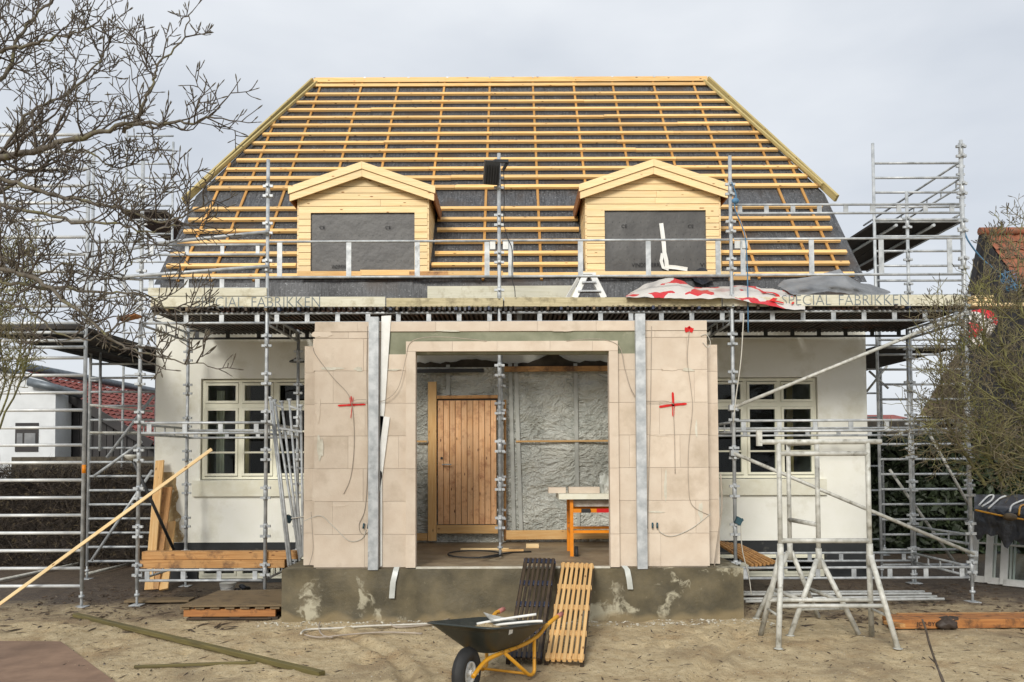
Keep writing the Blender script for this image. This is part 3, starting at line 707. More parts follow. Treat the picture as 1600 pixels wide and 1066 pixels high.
# ================================================================== porch
PYB, PY = 9.42, 9.5
FZ = P(800, 889, PYB).z
porch = thing('entrance_porch', (0, PYB, 0), 'unfinished porch of pale beige blocks on a wet grey concrete base', 'porch')
bx0, bx1 = P(440, 930, PYB).x, P(1162, 930, PYB).x
bs = MB(); nx, nz = 70, 9
def brow(x, z): return V((x, PYB+.012*noise.noise(V((x*1.7, z*4, 1)))+.006*noise.noise(V((x*9, z*9, 4))), z))
bs.grid([[brow(bx0+(bx1-bx0)*i/nx, -.15+(FZ+.15)*j/nz) for i in range(nx+1)] for j in range(nz+1)])
tp = [[V((bx0+(bx1-bx0)*i/nx, PYB+.02+(WY-.03-PYB-.02)*j/6, FZ)) for i in range(nx+1)] for j in range(7)]
tp[0] = [brow(bx0+(bx1-bx0)*i/nx, FZ) for i in range(nx+1)]
bs2 = MB().grid(tp); bs.add(bs2.v, bs2.f, True)
for x in (bx0, bx1):
    bs.add([(x, PYB, -.15), (x, WY-.02, -.15), (x, WY-.02, FZ), (x, PYB, FZ)], [(0, 1, 2, 3)])
part('concrete_base', bs, M['base'], porch)
ox0, ox1 = P(650, 720, PY).x, P(952, 720, PY).x
part('porch_floor', MB().bb(ox0-.5, ox1+.5, PYB+.09, WY-.05, FZ-.01, FZ+.006), M['floor'], porch)
part('mortar_bed', MB().bb(ox0+.005, ox1-.005, PYB+.03, PYB+.085, FZ-.01, FZ+.02), M['mortar'], porch)
wx0, wx1 = P(491, 720, PY).x, P(1107, 720, PY).x
jx0, jx1 = P(634, 720, PY-.04).x, P(967, 720, PY-.04).x
ch = .388; rb = random.Random(11)
def blockbox(x0, x1, z0, z1, y, th, nm='block', m='block'):
    dy_ = rb.uniform(-.003, .003)
    o = plank(nm, V((x0+.001, y+th/2+dy_, (z0+z1)/2)), V((x1-.001, y+th/2+dy_, (z0+z1)/2)), th, z1-z0-.0025, M[m], porch, c=.002); return o
zc = [FZ+.012+ch*i for i in range(8)]          # course lines
ztop = P(800, 502, PY).z; zl2 = P(800, 518, PY).z
zc.append(zl2)
core = MB(); core.bb(wx0+.02, jx0+.05, PY+.02, PY+.1, FZ, zl2-.01); core.bb(jx1-.05, wx1-.02, PY+.02, PY+.1, FZ, zl2-.01); core.bb(wx0+.02, wx1-.02, PY+.025, PY+.1, zl2-.01, ztop-.02)
part('mortar_core', core, M['block'], porch)
lz0 = P(800, 553, PY).z; lx0, lx1 = P(607, 535, PY).x, P(994, 535, PY).x
def vis(a, b, xa, xb):
    return (max(a, xa), min(b, xb))
for r in range(8):
    z0, z1 = zc[r], zc[r+1]
    for side, (xa, xb) in enumerate(((wx0, ox0-.02), (ox1+.02, wx1))):
        if z1 > lz0+.02:
            if z0 < lz0: blockbox(*((lx0, ox0-.02) if side == 0 else (ox1+.02, lx1)), z0, lz0, PY, .09)
            if side == 0: xb = lx0-.004
            else: xa = lx1+.004
        offs = (0, .38, .62, .2)[(r+side*2) % 4]
        edges = [xa]; x = xa+(.6-offs if offs else .6)
        while x < xb-.12: edges.append(x); x += .6
        edges.append(xb)
        for j in range(len(edges)-1): blockbox(edges[j], edges[j+1], z0, z1, PY, .09)
# filling under the lintel ends (course top is at lintel underside)
n = 7
es = [wx0]+[wx0+(wx1-wx0)*t+rb.uniform(-.04, .04) for t in (.105, .31, .44, .57, .71, .83)]+[wx1]
for j in range(len(es)-1): blockbox(es[j], es[j+1], zl2+.002, ztop, PY-.005, .1)
part('lintel', MB().bb(lx0, lx1, PY+.012, PY+.11, lz0, zl2-.002), M['lintel'], porch, label='green grey concrete lintel')
# opening frame of thin blocks
jz = P(800, 549, PY-.04).z; jzt = P(800, 533, PY-.04).z
lip = [jx0]+[jx0+(jx1-jx0)*t for t in (.22, .43, .68, .88)]+[jx1]
for j in range(len(lip)-1): blockbox(lip[j], lip[j+1], jz, jzt, PY-.045, .14, 'edge_block')
for (a, b) in ((jx0, ox0), (ox1, jx1)):
    z = FZ+.008; k = 0
    while z < jz-.05:
        z2 = min(z+.775 if k else z+.39, jz); 
        if jz-z2 < .2: z2 = jz
        blockbox(a, b, z, z2, PY-.045, .14, 'edge_block'); z = z2; k += 1
# side walls (lower, a little wider) with their ends showing
szt = P(480, 541, PY+.2).z
for sx, xf in ((-1, P(475, 720, PY+.2).x), (1, P(1123, 720, PY+.2).x)):
    xin = wx0+.03 if sx < 0 else wx1-.03
    for r in range(8):
        z0 = zc[r]; z1 = min(zc[r+1] if r < 7 else szt, szt)
        if z1-z0 < .05: continue
        y = PY+.2
        for k in range(4):
            o = plank('block', V(((xf+xin)/2, y+.003, (z0+z1)/2)), V(((xf+xin)/2, min(y+.69, WY-.05), (z0+z1)/2)), abs(xin-xf), z1-z0-.0025, M['block'], porch, c=.002); y += .692
# filler smears and patches on the block joints
for k, (x, y, w_, h_) in enumerate(((503, 520, .1, .07), (518, 576, .12, .02), (560, 577, .05, .025), (497, 640, .03, .12), (500, 700, .035, .15), (615, 578, .07, .012), (1045, 577, .09, .018), (1075, 578, .07, .02), (1060, 628, .06, .014), (1030, 680, .1, .012), (1088, 670, .012, .12), (1040, 760, .015, .2), (530, 790, .1, .012), (1000+25, 800, .08, .012), (700, 517, .15, .01), (880, 517, .1, .01), (1095, 800, .03, .1))):
    c = P(x, y, PY-.0065); part('filler_patch', MB().prism([(qx, PY-.0065, qz) for qx, qz in blob(c.x, c.z, w_, h_, 22, k+3, .3)][::-1], (0, .006, 0)), M['mortar'] if k % 3 else M['block'], porch)
# steel posts
for xa, yt, yb_ in ((585.5, 496, 886), (1000.5, 491, 884)):
    a = P(xa-1, yt, PY-.06); b = V((P(xa+3, 800, PY-.06).x, PY-.06, FZ)); b.x = a.x+.02
    m2 = MB(); wd, dp, th = .115, .07, .008
    x = a.x
    m2.bb(x-wd/2, x+wd/2, PY-.1, PY-.1+th, FZ-.005, a.z); m2.bb(x-wd/2, x-wd/2+th, PY-.1+th+.0005, PY-.1+dp, FZ-.005, a.z-.001); m2.bb(x+wd/2-th, x+wd/2, PY-.1+th+.0005, PY-.1+dp, FZ-.005, a.z-.001)
    part('steel_post', m2, M['galv'], porch)
# white boards wedged behind the left post
for pts in (((596, 494), (611, 493), (601, 640), (593, 700)), ((594, 650), (609, 652), (597, 745), (593, 770)), ((594, 735), (597, 738), (597, 885), (594, 885))):
    q = [P(x, y, PY-.02) for x, y in pts]; part('white_strip', MB().prism(q, (0, .015, 0)), M['white'], porch)
# torn render above the sheet (house wall inside the porch)
rg = random.Random(9); tpl = []
X0, X1 = P(640, 560, WY-.1).x, P(962, 560, WY-.1).x
for i in range(41):
    t = i/40; px = 640+322*t
    yy = 567-6*math.exp(-((px-740)/26)**2)-15*math.exp(-((px-862)/20)**2)-4*math.exp(-((px-925)/16)**2)+rg.uniform(-1.6, 1.6)
    tpl.append(P(px, yy, WY-.1))
lowp = [P(962, 590, WY-.1), P(640, 590, WY-.1)]
part('torn_render', MB().prism(tpl+lowp, (0, .05, 0)), M['render_dark'], house)
# plastic sheeting
rows2 = []
for j in range(36):
    rows2.append([])
    for i in range(44):
        px = 632+336*i/43; py = 574+275*j/35
        b_ = P(px, py, WY-.16); b_.y += .025*noise.fractal(V((b_.x*1.6, b_.z*3.2, 2)), 1, 2, 4)+.012*noise.noise(V((b_.x*2, b_.z*11, 5)))
        rows2[-1].append(b_)
plast = part('plastic_sheet', MB().grid(rows2), M['plastic'], None, 'wrinkled translucent plastic sheeting stretched behind the porch opening', 'plastic sheet')
def strip(x0, y0, x1, y1, wpx, yy, mt, nm, par, th=.02):
    a = P(x0, y0, yy); b = P(x1, y1, yy); return plank(nm, a, b, th, wpx/101, M[mt], par, up=(0, 0, 1) if abs(a.x-b.x) > abs(a.z-b.z) else (1, 0, 0))
def vstrip(x0, y0, x1, y1, wpx, yy, mt, nm, par, th=.006):
    a = P(x0, y0, yy); b = P(x1, y1, yy); return plank(nm, a, b, th, wpx/101, M[mt], par, up=(1, 0, 0))
YS = WY-.2
for a in ((797, 568, 803, 829, 6), (806, 568, 814, 829, 6), (899, 568, 902, 762, 6), (904, 790, 904, 830, 5), (700, 570, 700, 617, 6)): vstrip(*a, YS, 'tape', 'tape_strip', plast)
strip(650, 690, 667, 690, 3, YS-.012, 'pine', 'cross_batten', plast); strip(806, 690, 952, 689, 3, YS-.012, 'pine', 'cross_batten', plast)
dz_ = thing('boarded_door', P(730, 832, WY-.25), 'vertical plank timber door with lever handle and pale stud frame', 'door')
YD = WY-.26
x0, x1 = P(684, 720, YD).x, P(776, 720, YD).x; zt, zb = P(730, 626, YD).z, P(730, 819, YD).z
nb = 10
for k in range(nb):
    a = x0+(x1-x0)*k/nb; b = x0+(x1-x0)*(k+1)/nb
    plank('door_board', V(((a+b)/2, YD+rb.uniform(-.003, .003), zb)), V(((a+b)/2, YD+rb.uniform(-.003, .003), zt)), b-a-.006, .03, M['door'], dz_, up=(0, -1, 0), c=.006)
part('door_back', MB().bb(x0, x1, YD+.018, YD+.03, zb, zt), M['dark_wood'], dz_)
hd = P(692, 726, YD-.03); hm = MB(); hm.tube(hd+V((0, .03, 0)), hd+V((0, -.03, 0)), .011); hm.tube(hd+V((0, -.03, 0)), hd+V((.13, -.035, 0)), .01)
part('door_handle', hm, M['galv'], dz_); part('lock', MB().tube(P(690, 716, YD-.03)+V((0, .03, 0)), P(690, 716, YD-.03), .02, 12), M['blackmetal'], dz_)
part('door_frame', MB().bb(x0-.03, x1+.02, YD-.01, YD+.05, zt+.005, zt+.03), M['dark_wood'], dz_)
vstrip(675.5, 597, 675.5, 845, 13, YD-.03, 'pine', 'stud', dz_, .06)
strip(683, 621, 780, 620, 5, YD-.02, 'timber', 'head_rail', dz_, .05); strip(682.5, 827, 778, 827, 13, YD-.03, 'pine', 'bottom_rail', dz_, .06)
vstrip(789, 625, 789, 845, 4, YD-.02, 'timber', 'stud', dz_, .05)
strip(650, 839, 668, 839, 11, YD-.03, 'pine', 'sole_plate', dz_, .06)
for a, lab in (((791, 836, 953, 835, 14, YD-.04, 'pine', 'timber_batten'), 'long pale timber batten along the foot of the plastic sheet'), ((788, 577, 953, 576, 8, YD-.04, 'timber', 'timber_batten'), 'rough timber batten across the top of the plastic sheet')):
    tag(strip(*a, None, .05), lab, 'batten')
a = P(645, 580, YD-.06); b = P(756, 579, YD-.06)
tag(plank('steel_bar', a, b, .04, .055, M['blackmetal']), 'dark steel bar above the timber door inside the porch', 'bar')

# ================================================================== scaffolding
SF, SR = 10.5, 12.05
cm = MB()
for z in (-.065, .065):
    cm.bb(-.066, -.022, -.016, .016, z-.016, z+.016); cm.bb(.022, .066, -.016, .016, z-.016, z+.016); cm.bb(-.016, .016, -.06, -.022, z-.015, z+.015)
cm.path([(0, 0, -.1), (0, 0, .1)], .0285, 10)
COUP = mesh_of('coupler', cm, M['galv'])
jm = MB(); jm.bb(-.075, .075, -.075, .075, 0, .01); jm.path([(0, 0, .01), (0, 0, .3)], .017, 8); jm.path([(0, 0, .12), (0, 0, .15)], .035, 8)
JACK = mesh_of('base_jack', jm, M['galv'])
def standard(par, x, y, z0, z1, coup=True, jack=True, r=.0242, lx=0.0, step=.5, mat='galv', rz=0):
    o = pipe('standard', V((x, y, z0+(.2 if jack else 0))), V((x+lx, y, z1)), r, M[mat], par)
    if jack: inst('base_jack', JACK, Matrix.Translation(V((x, y, z0-.005))), o)
    if coup:
        z = z0+.45
        while z < z1-.1:
            inst('coupler', COUP, Matrix.Translation(V((x+lx*(z-z0)/(z1-z0), y, z))) @ Matrix.Rotation(rz, 4, 'Z'), o); z += step
    return o
def ledger(par, a, b, h, n, pw=.06, r=.017, nm='lattice_ledger', ends=.1, mat='galv', off=0):
    a = V(a); b = V(b); dn = V((0, 0, -h)); m = MB(); m.tube(a, b, r, 8); m.tube(a+dn, b+dn, r, 8)
    x = (b-a).normalized(); L = (b-a).length
    for k in range(n):
        t = ends+(L-2*ends)*(k/(n-1)) if n > 1 else L/2
        c = a+x*t+dn/2; m.beam(c+V((0, 0, h/2-r*.6)), c-V((0, 0, h/2-r*.6)), .012, pw, up=x)
    return part(nm, m, M[mat], par)
fs = thing('facade_scaffold', (0, SF, 0), 'galvanised tube scaffold along the house front with planked deck above the porch', 'scaffold')
UX = [P(217, 715, SF).x, P(415.5, 715, SF).x, P(781, 715, SF).x, P(1147, 715, SF).x, P(1514, 715, SF).x]
tops = [248, 248, 240, 245, 222]
for i, x in enumerate(UX):
    z1 = P(800, tops[i], SF).z
    standard(fs, x, SF, FZ if i == 2 else 0, z1)
    standard(fs, x, SR, FZ if i == 2 else 0, P(800, 505, SR).z)
def zf(py, d=SF): return P(800, py, d).z
def span(i): return UX[i]+.03, UX[i+1]-.03
Z1 = zf(489)
for i in range(4):
    a, b = span(i); n = 4 if i == 0 else 8
    ledger(fs, (a, SF, zf(488.5)), (b, SF, zf(488.5)), .125, n)
    ledger(fs, (a, SR, zf(515, SR)), (b, SR, zf(515, SR)), .12, n, mat='blackmetal')
for i in (0, 3):
    a, b = span(i); n = 4 if i == 0 else 7
    ledger(fs, (a, SF, zf(659)), (b, SF, zf(659)), .135, n); ledger(fs, (a, SR, zf(671, SR)), (b, SR, zf(671, SR)), .11, n)
    ledger(fs, (a, SF, zf(889)), (b, SF, zf(889)), .135, n); ledger(fs, (a, SR, zf(866, SR)), (b, SR, zf(866, SR)), .12, n)
for i in (0, 1, 3, 4):
    for z, h in ((zf(490), .13), (zf(661), .13), (zf(889), .13)):
        ledger(fs, (UX[i], SF+.03, z), (UX[i], SR-.03, z), h, 5, mat='galv', pw=.03)
ledger(fs, (UX[2], SF+.03, zf(490)), (UX[2], SR-.03, zf(490)), .13, 5, pw=.03)
def guard(i, yt, yb, posts, d=SF-.03, pw=.066):
    m = MB(); a, b = span(i); zt, zb = zf(yt), zf(yb)
    m.tube((a, d, zt), (b, d, zt), .016, 8); m.tube((a, d, zb), (b, d, zb), .018, 8)
    for p in posts:
        x = P(p, (yt+yb)/2, d).x; m.bb(x-pw/2, x+pw/2, d-.006, d+.006, zb+.01, zt-.006)
    part('guard_frame', m, M['galv'], fs)
guard(1, 377.5, 433, (437, 545, 652, 761)); guard(2, 377, 433, (798, 907, 1013, 1122)); guard(3, 376, 432, (1161, 1268, 1377, 1484))
for x in (UX[2]-.085, UX[2]+.085, UX[3]+.07, UX[3]+.17):
    part('lock_plate', MB().bb(x-.035, x+.035, SF-.05, SF-.04, zf(391), zf(379)), M['plate'], fs)
a, b = span(0); ledger(fs, (a, SF, zf(381)), (b, SF, zf(381)), .13, 4, pw=.05); ledger(fs, (a, SF, zf(433)), (b, SF, zf(433)), .14, 4, pw=.06)
a, b = span(3); ledger(fs, (a, SF+.02, zf(321)), (b, SF+.02, zf(321)), .115, 9, pw=.06)
# deck of corrugated sheets on cross bars
zt_, zb_ = zf(479.5), zf(486.5); hh = zt_-zb_
def corr(x0, x1, y0, y1, z, h, per, name, par, th=.006):
    m = MB(); n = int((x1-x0)/per); pr = []
    for k in range(n):
        x = x0+k*per
        pr += [(x, z), (x+per*.08, z+h), (x+per*.46, z+h), (x+per*.54, z)]
    pr.append((x0+n*per, z)); up_ = [[V((x, y, q)) for x, q in pr] for y in (y0, y1)]; lo = [[V((x, y, q-th)) for x, q in pr] for y in (y1, y0)]
    m.grid(up_, False); m.grid(lo, False); m.grid([lo[1], up_[0]], False); return part(name, m, M['corr'], par)
xl = P(240, 490, SF).x; dx = [xl, UX[1]+.02, UX[1]+1.55, UX[2]+.3, UX[3]-1.6, UX[3], UX[4]-1.5, UX[4]+.0]
for i in range(len(dx)-1): corr(dx[i]+.004, dx[i+1]-.004, SF-.06+.02*(i % 2), SR+.3, zb_+.006*(i % 2), hh, .0672, 'corrugated_sheet', fs)
# soldier bits between the corrugations: short plank ends
for i in range(150):
    x = xl+.03+i*.0672*1.28
    if x > UX[4]-.05: break
    if rl.random() < .55:
        part('plank_end', MB().bb(x, x+.03, SF-.1, SF+.35, zb_+.004, zb_+.004+hh*rl.uniform(.5, .85)), M[rl.choice(['dark_wood', 'dark_wood', 'dark_wood', 'grey_wood', 'blue_film'])], fs)
# toe boards
tb = []
for (x0, x1, y0, y1, m) in ((236, 602, 464, 480, 'toe'), (604, 786, 466, 480, 'toe_dull'), (788, 1127, 465, 479.5, 'toe_dull'), (1129, 1243, 464, 479, 'toe'), (1245, 1506, 461, 478.5, 'toe'), (232, 417, 450, 463, 'toe')):
    dd = SF-.045
    a = P(x0, (y0+y1)/2, dd); b = P(x1, (y0+y1)/2, dd); h = (y1-y0)/119.0
    tb.append(plank('toe_board', a, b, .03, h, M[m], fs))
Yt = SF-.045-.0175
o = P(305, 480.5, Yt); lettering('SPECIAL', M['ink'], o, 75/119, .135, tb[0], -.013)
o = P(393, 480.2, Yt); lettering('FABRIKKEN', M['ink'], o, 107/119, .135, tb[0], -.013)
o = P(1222, 477, Yt); lettering('SPECIAL', M['ink'], o, 77/119, .135, tb[4], -.013)
o = P(1311, 476.6, Yt); lettering('FABRIKKEN', M['ink'], o, 109/119, .135, tb[4], -.013)
# braces
for a, b in (((1146, 637), (1512, 488)), ((1146, 708), (1522, 866))):
    pipe('diagonal_brace', P(*a, SF-.06), P(*b, SF-.06), .0242, M['galv_old'], fs)
pipe('diagonal_brace', P(240, 381, SF-.07), P(420, 362, SF-.07), .022, M['galv'], fs); pipe('diagonal_brace', P(120, 438, SF-.07), P(420, 416, SF-.07), .022, M['galv'], fs)
# hanging tube next to the deck and small clamps
for x, y in ((1145, 637), (1147, 708), (1510, 489), (1520, 865)):
    c = P(x, y, SF-.04); part('swivel_clamp', MB().box(c, (.1, .07, .07)), M['galv'], fs)
# ---- floodlight on the middle standard
fl = thing('floodlight', P(781, 290, SF-.1), 'black site floodlight clamped near the top of the middle scaffold tube', 'lamp')
c = P(768, 270, SF-.12); rot = Matrix.Rotation(R(12), 3, 'Z') @ Matrix.Rotation(R(25), 3, 'X')
part('lamp_body', MB().box(c, (.2, .1, .3), rot), M['blackmetal'], fl)
for k in range(6): part('cooling_fin', MB().box(c+rot @ V((-.085+.034*k, -.06, -.02)), (.01, .03, .24), rot), M['black'], fl)
m = MB(); m.beam(P(757, 262, SF-.16), P(772, 252, SF-.16), .03, .03); m.beam(P(772, 252, SF-.16), P(794, 252, SF-.1), .035, .04); m.beam(P(794, 252, SF-.1), P(786, 266, SF-.05), .03, .03)
part('bracket', m, M['blackmetal'], fl)
part('power_cable', MB().path(smooth_path([P(787, 266, SF-.04), P(788, 310, SF-.04), P(787, 345, SF-.03), P(793, 372, SF-.05), P(800, 390, SF-.05), P(800, 434, SF-.1), P(804, 450, SF-.1), P(805, 464, SF-.1)]), .006, 6), M['black'], fl)

# ---- right-hand gable scaffold
RYN, RYF = 12.6, 15.5
rs = thing('gable_scaffold', (6.4, RYN, 0), 'tall laddered scaffold tower rising beside the right gable', 'scaffold')
xi, xo = P(1374, 715, RYN).x, P(1512, 715, RYN).x
zt2 = P(1430, 224, RYN).z
rr_ = .0242
for x in (xi, xo): standard(rs, x, RYN, 0, zt2, coup=(x == xo), lx=-.0)
xi2 = max(xi, HX1+.12)
standard(rs, xi2, RYF, 0, P(1300, 350, RYF).z, coup=False); standard(rs, xo, RYF, 0, P(1300, 345, RYF).z, coup=False)
step = .236; z = zf(885, RYN)
while z < P(1430, 250, RYN).z+.05:
    if not (abs(z-zf(660, RYN)) < .12): pipe('rung', V((xi, RYN, z)), V((xo, RYN, z)), .019, M['galv'], rs)
    z += step
z = .3
while z < 5.2:
    pipe('rung', V((xi2, RYF, z)), V((xo, RYF, z)), .019, M['galv'], rs); z += .47
standard(rs, P(1427, 715, SR).x, SR+.02, 0, P(1422, 300, SR+.02).z, coup=True)
zz = P(1497, 253, RYN).z; pipe('guard_rail', V((xo, RYN, zz)), V((xo, RYF+.6, zz)), .02, M['galv'], rs)
for y0 in (279, 334):
    zz = P(1497, y0, RYN).z; ledger(rs, (xo, RYN+.03, zz), (xo, RYF+.5, zz), .13, 8, pw=.03)
zz = P(1430, 346, RYN).z
nb = 4
for k in range(nb):
    xa = xi+.03+(xo-xi-.06)*k/nb; plank('deck_board', V((xa+.16, RYN+.02, zz)), V((xa+.16, RYF+.4, zz)), (xo-xi-.06)/nb-.01, .045, M['dark_deck'], rs)
for k in range(2): pipe('deck_bearer', V((xi+.35+.6*k, RYN, zz-.06)), V((xi+.35+.6*k, RYF+.4, zz-.06)), .025, M['galv'], rs)
pipe('deck_edge', V((xi, RYN-.02, zz+.02)), V((xo, RYN-.02, zz+.02)), .022, M['galv'], rs)
zz = P(1430, 541, RYN).z
for k in range(nb):
    xa = xi+.03+(xo-xi-.06)*k/nb; plank('deck_board', V((xa+.16, RYN+.02, zz)), V((xa+.16, RYF+1.5, zz)), (xo-xi-.06)/nb-.01, .045, M['dark_deck'], rs)
pipe('deck_edge', V((xi, RYN-.02, zz-.02)), V((xo, RYN-.02, zz-.02)), .022, M['galv'], rs)
for a, b, d in (((1453, 680), (1513, 788), RYN-.03), ((1390, 734), (1505, 898), RYN+.1), ((1358, 580), (1388, 607), RYF-.1), ((1386, 572), (1354, 612), RYF-.1), ((1330, 372), (1495, 258), RYN+.3)):
    if d == RYN+.3: continue
    pipe('diagonal_brace', P(*a, d), P(*b, d), .022, M['galv_old'], rs)
ledger(rs, P(1430, 823, RYN-.1), P(1515, 836, SF+.15), .12, 4, pw=.03)
# ---- left-hand scaffold
LYN, LY2, LY3 = 10.4, 12.8, 16.2
ls = thing('gable_scaffold', (-6.3, LYN, 0), 'laddered scaffold tower at the left gable partly behind the bare tree', 'scaffold')
xa, xb = P(-70, 715, LYN).x, P(131, 715, LYN).x
ztl = P(135, 248, LYN).z
lx_ = P(135, 248, LYN).x-xb
for x in (xa, xb): standard(ls, x, LYN, 0, ztl, coup=False, lx=0)
py = 916
z = P(60, 916, LYN).z
while z < P(60, 210, LYN).z:
    pyv = z
    pipe('rung', V((xa, LYN, z)), V((xb, LYN, z)), .0215, M['alu'], ls); z += .2275
xc, xd = P(139, 715, LY2).x, HX0-.12
standard(ls, xc, LY2, 0, P(140, 230, LY2).z, coup=False); standard(ls, xd, LY2, 0, P(235, 500, LY2).z, coup=False)
z = P(180, 877, LY2).z
while z < 3.5:
    pipe('rung', V((xc, LY2, z)), V((xd, LY2, z)), .019, M['galv'], ls); z += .225
for pyy in (595, 633, 677):
    pipe('short_rung', P(141, pyy, LY2-.05), P(156, pyy, LY2-.05), .017, M['galv'], ls)
pipe('hanging_tube', P(157, 550, LY2-.05), P(156, 705, LY2-.05), .022, M['galv'], ls)
for y0, y1 in ((633, 643), (676, 676)): pipe('rail', P(141, y0, LY2-.08), P(238, y1, LY2-.08), .018, M['galv_old'], ls)
for a, b in (((240, 618), (167, 715)), ((238, 735), (143, 876)), ((222, 690), (146, 745))):
    pipe('diagonal_brace', P(*a, LY2-.15), P(*b, LY2-.15), .022, M['galv'], ls)
xe, xg = P(197, 300, LY3).x, P(270, 300, LY3).x
for x, tp_ in ((xe, 205), (xg, 222)): standard(ls, x, LY3, 0, P(230, tp_, LY3).z, coup=False)
z = 3.6
while z < P(230, 200, LY3).z: pipe('rung', V((xe, LY3, z)), V((xg, LY3, z)), .018, M['galv'], ls); z += .29
for k in range(3):
    x = xe+.1+k*.3; plank('deck_board', V((x, LY3-.1, P(230, 332, LY3).z)), V((x, LY3+2.5, P(230, 332, LY3).z)), .29, .05, M['dark_deck'], ls)
# deck along the gable
zd = P(60, 512, LYN).z; n = 4; x0 = xa+.35; x1 = HX0-.03
for k in range(n):
    x = x0+(x1-x0)*(k+.5)/n; plank('deck_board', V((x, LYN-.05, zd)), V((x, 18.5, zd)), (x1-x0)/n-.012, .05, M['dark_deck'], ls)
for k in (0, 1, 2): pipe('deck_bearer', V((x0+.1+(x1-x0-.2)*k/2, LYN, zd-.07)), V((x0+.1+(x1-x0-.2)*k/2, 18.5, zd-.07)), .03, M['blackmetal'], ls)
plank('ply_edge', P(188, 500, LYN-.1), P(216, 493, LYN-.1), .2, .03, M['orange_timber'], ls)
for y0 in (520, 543): pipe('deck_edge', P(5, y0, LYN-.03), P(132, y0-.5, LYN-.03), .022, M['galv'], ls)
c = P(131, 733, LYN); part('yellow_band', MB().path([c+V((0, 0, -.055)), c+V((0, 0, .055))], .026, 10), M['orange'], ls)
for a, b in (((135, 377), (222, 378)), ((135, 402), (222, 386)), ((165, 380), (165, 470)), ((165, 400), (210, 470)), ((135, 432), (222, 437)), ((137, 470), (222, 458))):
    pipe('rail', P(*a, SF-.02), P(*b, SF-.02), .018, M['galv'], ls)

# ================================================================== loose things
def up_ground(px, py): return PZ(px, py, 0)
# ---- planks leaning in the corner by the left gable
for (x0, y0, x1, y1, w_, m, lab) in ((233, 924, 250, 720, .13, 'pine', 'tallest pale plank leaning at the left corner of the house'), (240, 922, 262, 762, .15, 'timber', 'middle plank of those leaning at the left corner of the house'), (256, 920, 268, 816, .13, 'pine', 'shortest plank leaning at the left corner of the house')):
    a = P(x0, y0, 11.65); b = P(x1, y1, 12.38); a.z = .01
    tag(plank('leaning_plank', a, b, w_, .035, M[m], up=(0, -1, .2)), lab, 'plank', 'planks leaning by the left corner')
tag(plank('long_batten', P(-25, 962, 10.25), P(331, 702, 10.3), .025, .042, M['siding']), 'long thin pale batten leaning across the left scaffold', 'batten')
q = thing('prop_pole', P(273, 862, 11.0), 'dark steel pole with flared top leaning between scaffold tubes', 'pole')
pipe('pole', P(206, 716, 10.62), P(273, 862, 11.3), .022, M['blackmetal'], q)
c = P(206, 714, 10.62); part('flared_top', MB().path([c+V((0, 0, -.05)), c+V((0, 0, .0)), c+V((0, 0, .03))], [.03, .09, .095], 12), M['galv_old'], q)
# ---- two heavy timbers on the low ledger
zl = zf(889)+.02
tag(plank('heavy_timber', V((UX[0]+.02, SF+.09, zl+.055)), V((P(462, 880, SF).x-.15, SF+.09, zl+.055)), .16, .105, M['timber']), 'lower of two heavy timbers stacked on the low scaffold ledger', 'timber', 'timbers on the low ledger')
tag(plank('heavy_timber', V((UX[0]+.04, SF+.11, zl+.163)), V((P(462, 870, SF).x, SF+.11, zl+.163)), .15, .105, M['timber']), 'upper of two heavy timbers stacked on the low scaffold ledger', 'timber', 'timbers on the low ledger')
# ---- pallet with sheet
pa = PZ(287, 968, 0); pb = PZ(440, 968, 0); pl = thing('pallet', ((pa.x+pb.x)/2, pa.y, 0), 'dirty orange brown pallet on the ground left of the porch base', 'pallet')
y0 = pa.y; y1 = y0+.62
for k in range(7): plank('deck_slat', V((pa.x+.02+k*(pb.x-pa.x-.1)/6, y0-.03, .135)), V((pa.x+.02+k*(pb.x-pa.x-.1)/6, y1, .135)), .11, .022, M['grey_wood'], pl)
for yy in (y0, y0+.3, y1-.03): plank('bearer', V((pa.x, yy+.02, .075)), V((pb.x-.08, yy+.02, .075)), .05, .09, M['orange_timber'], pl)
for yy in (y0, y1-.05): plank('bottom_slat', V((pa.x+.05, yy, .012)), V((pb.x-.12, yy, .012)), .09, .02, M['dark_wood'], pl)
for k in range(3): part('block', MB().bb(pa.x+.1+k*.45, pa.x+.22+k*.45, y0-.02, y0+.06, .0, .03), M['dark_wood'], pl)
sb = MB(); zz = .155; pts = [V((pa.x-.02, y0-.06, zz)), V((bx0-.02, y0-.04, zz)), V((bx0-.01, y1+.3, zz+.03)), V((pa.x+.12, y1+.2, zz+.03))]
sb.prism(list(reversed(pts)), (0, 0, .02)); part('chipboard_sheet', sb, M['grey_wood'], None, 'worn grey brown board lying on the pallet', 'board')
tag(plank('muddy_board', PZ(200, 938, .02), PZ(300, 937, .02), .25, .03, M['grey_wood']), 'muddy board lying flat by the left scaffold foot', 'board')
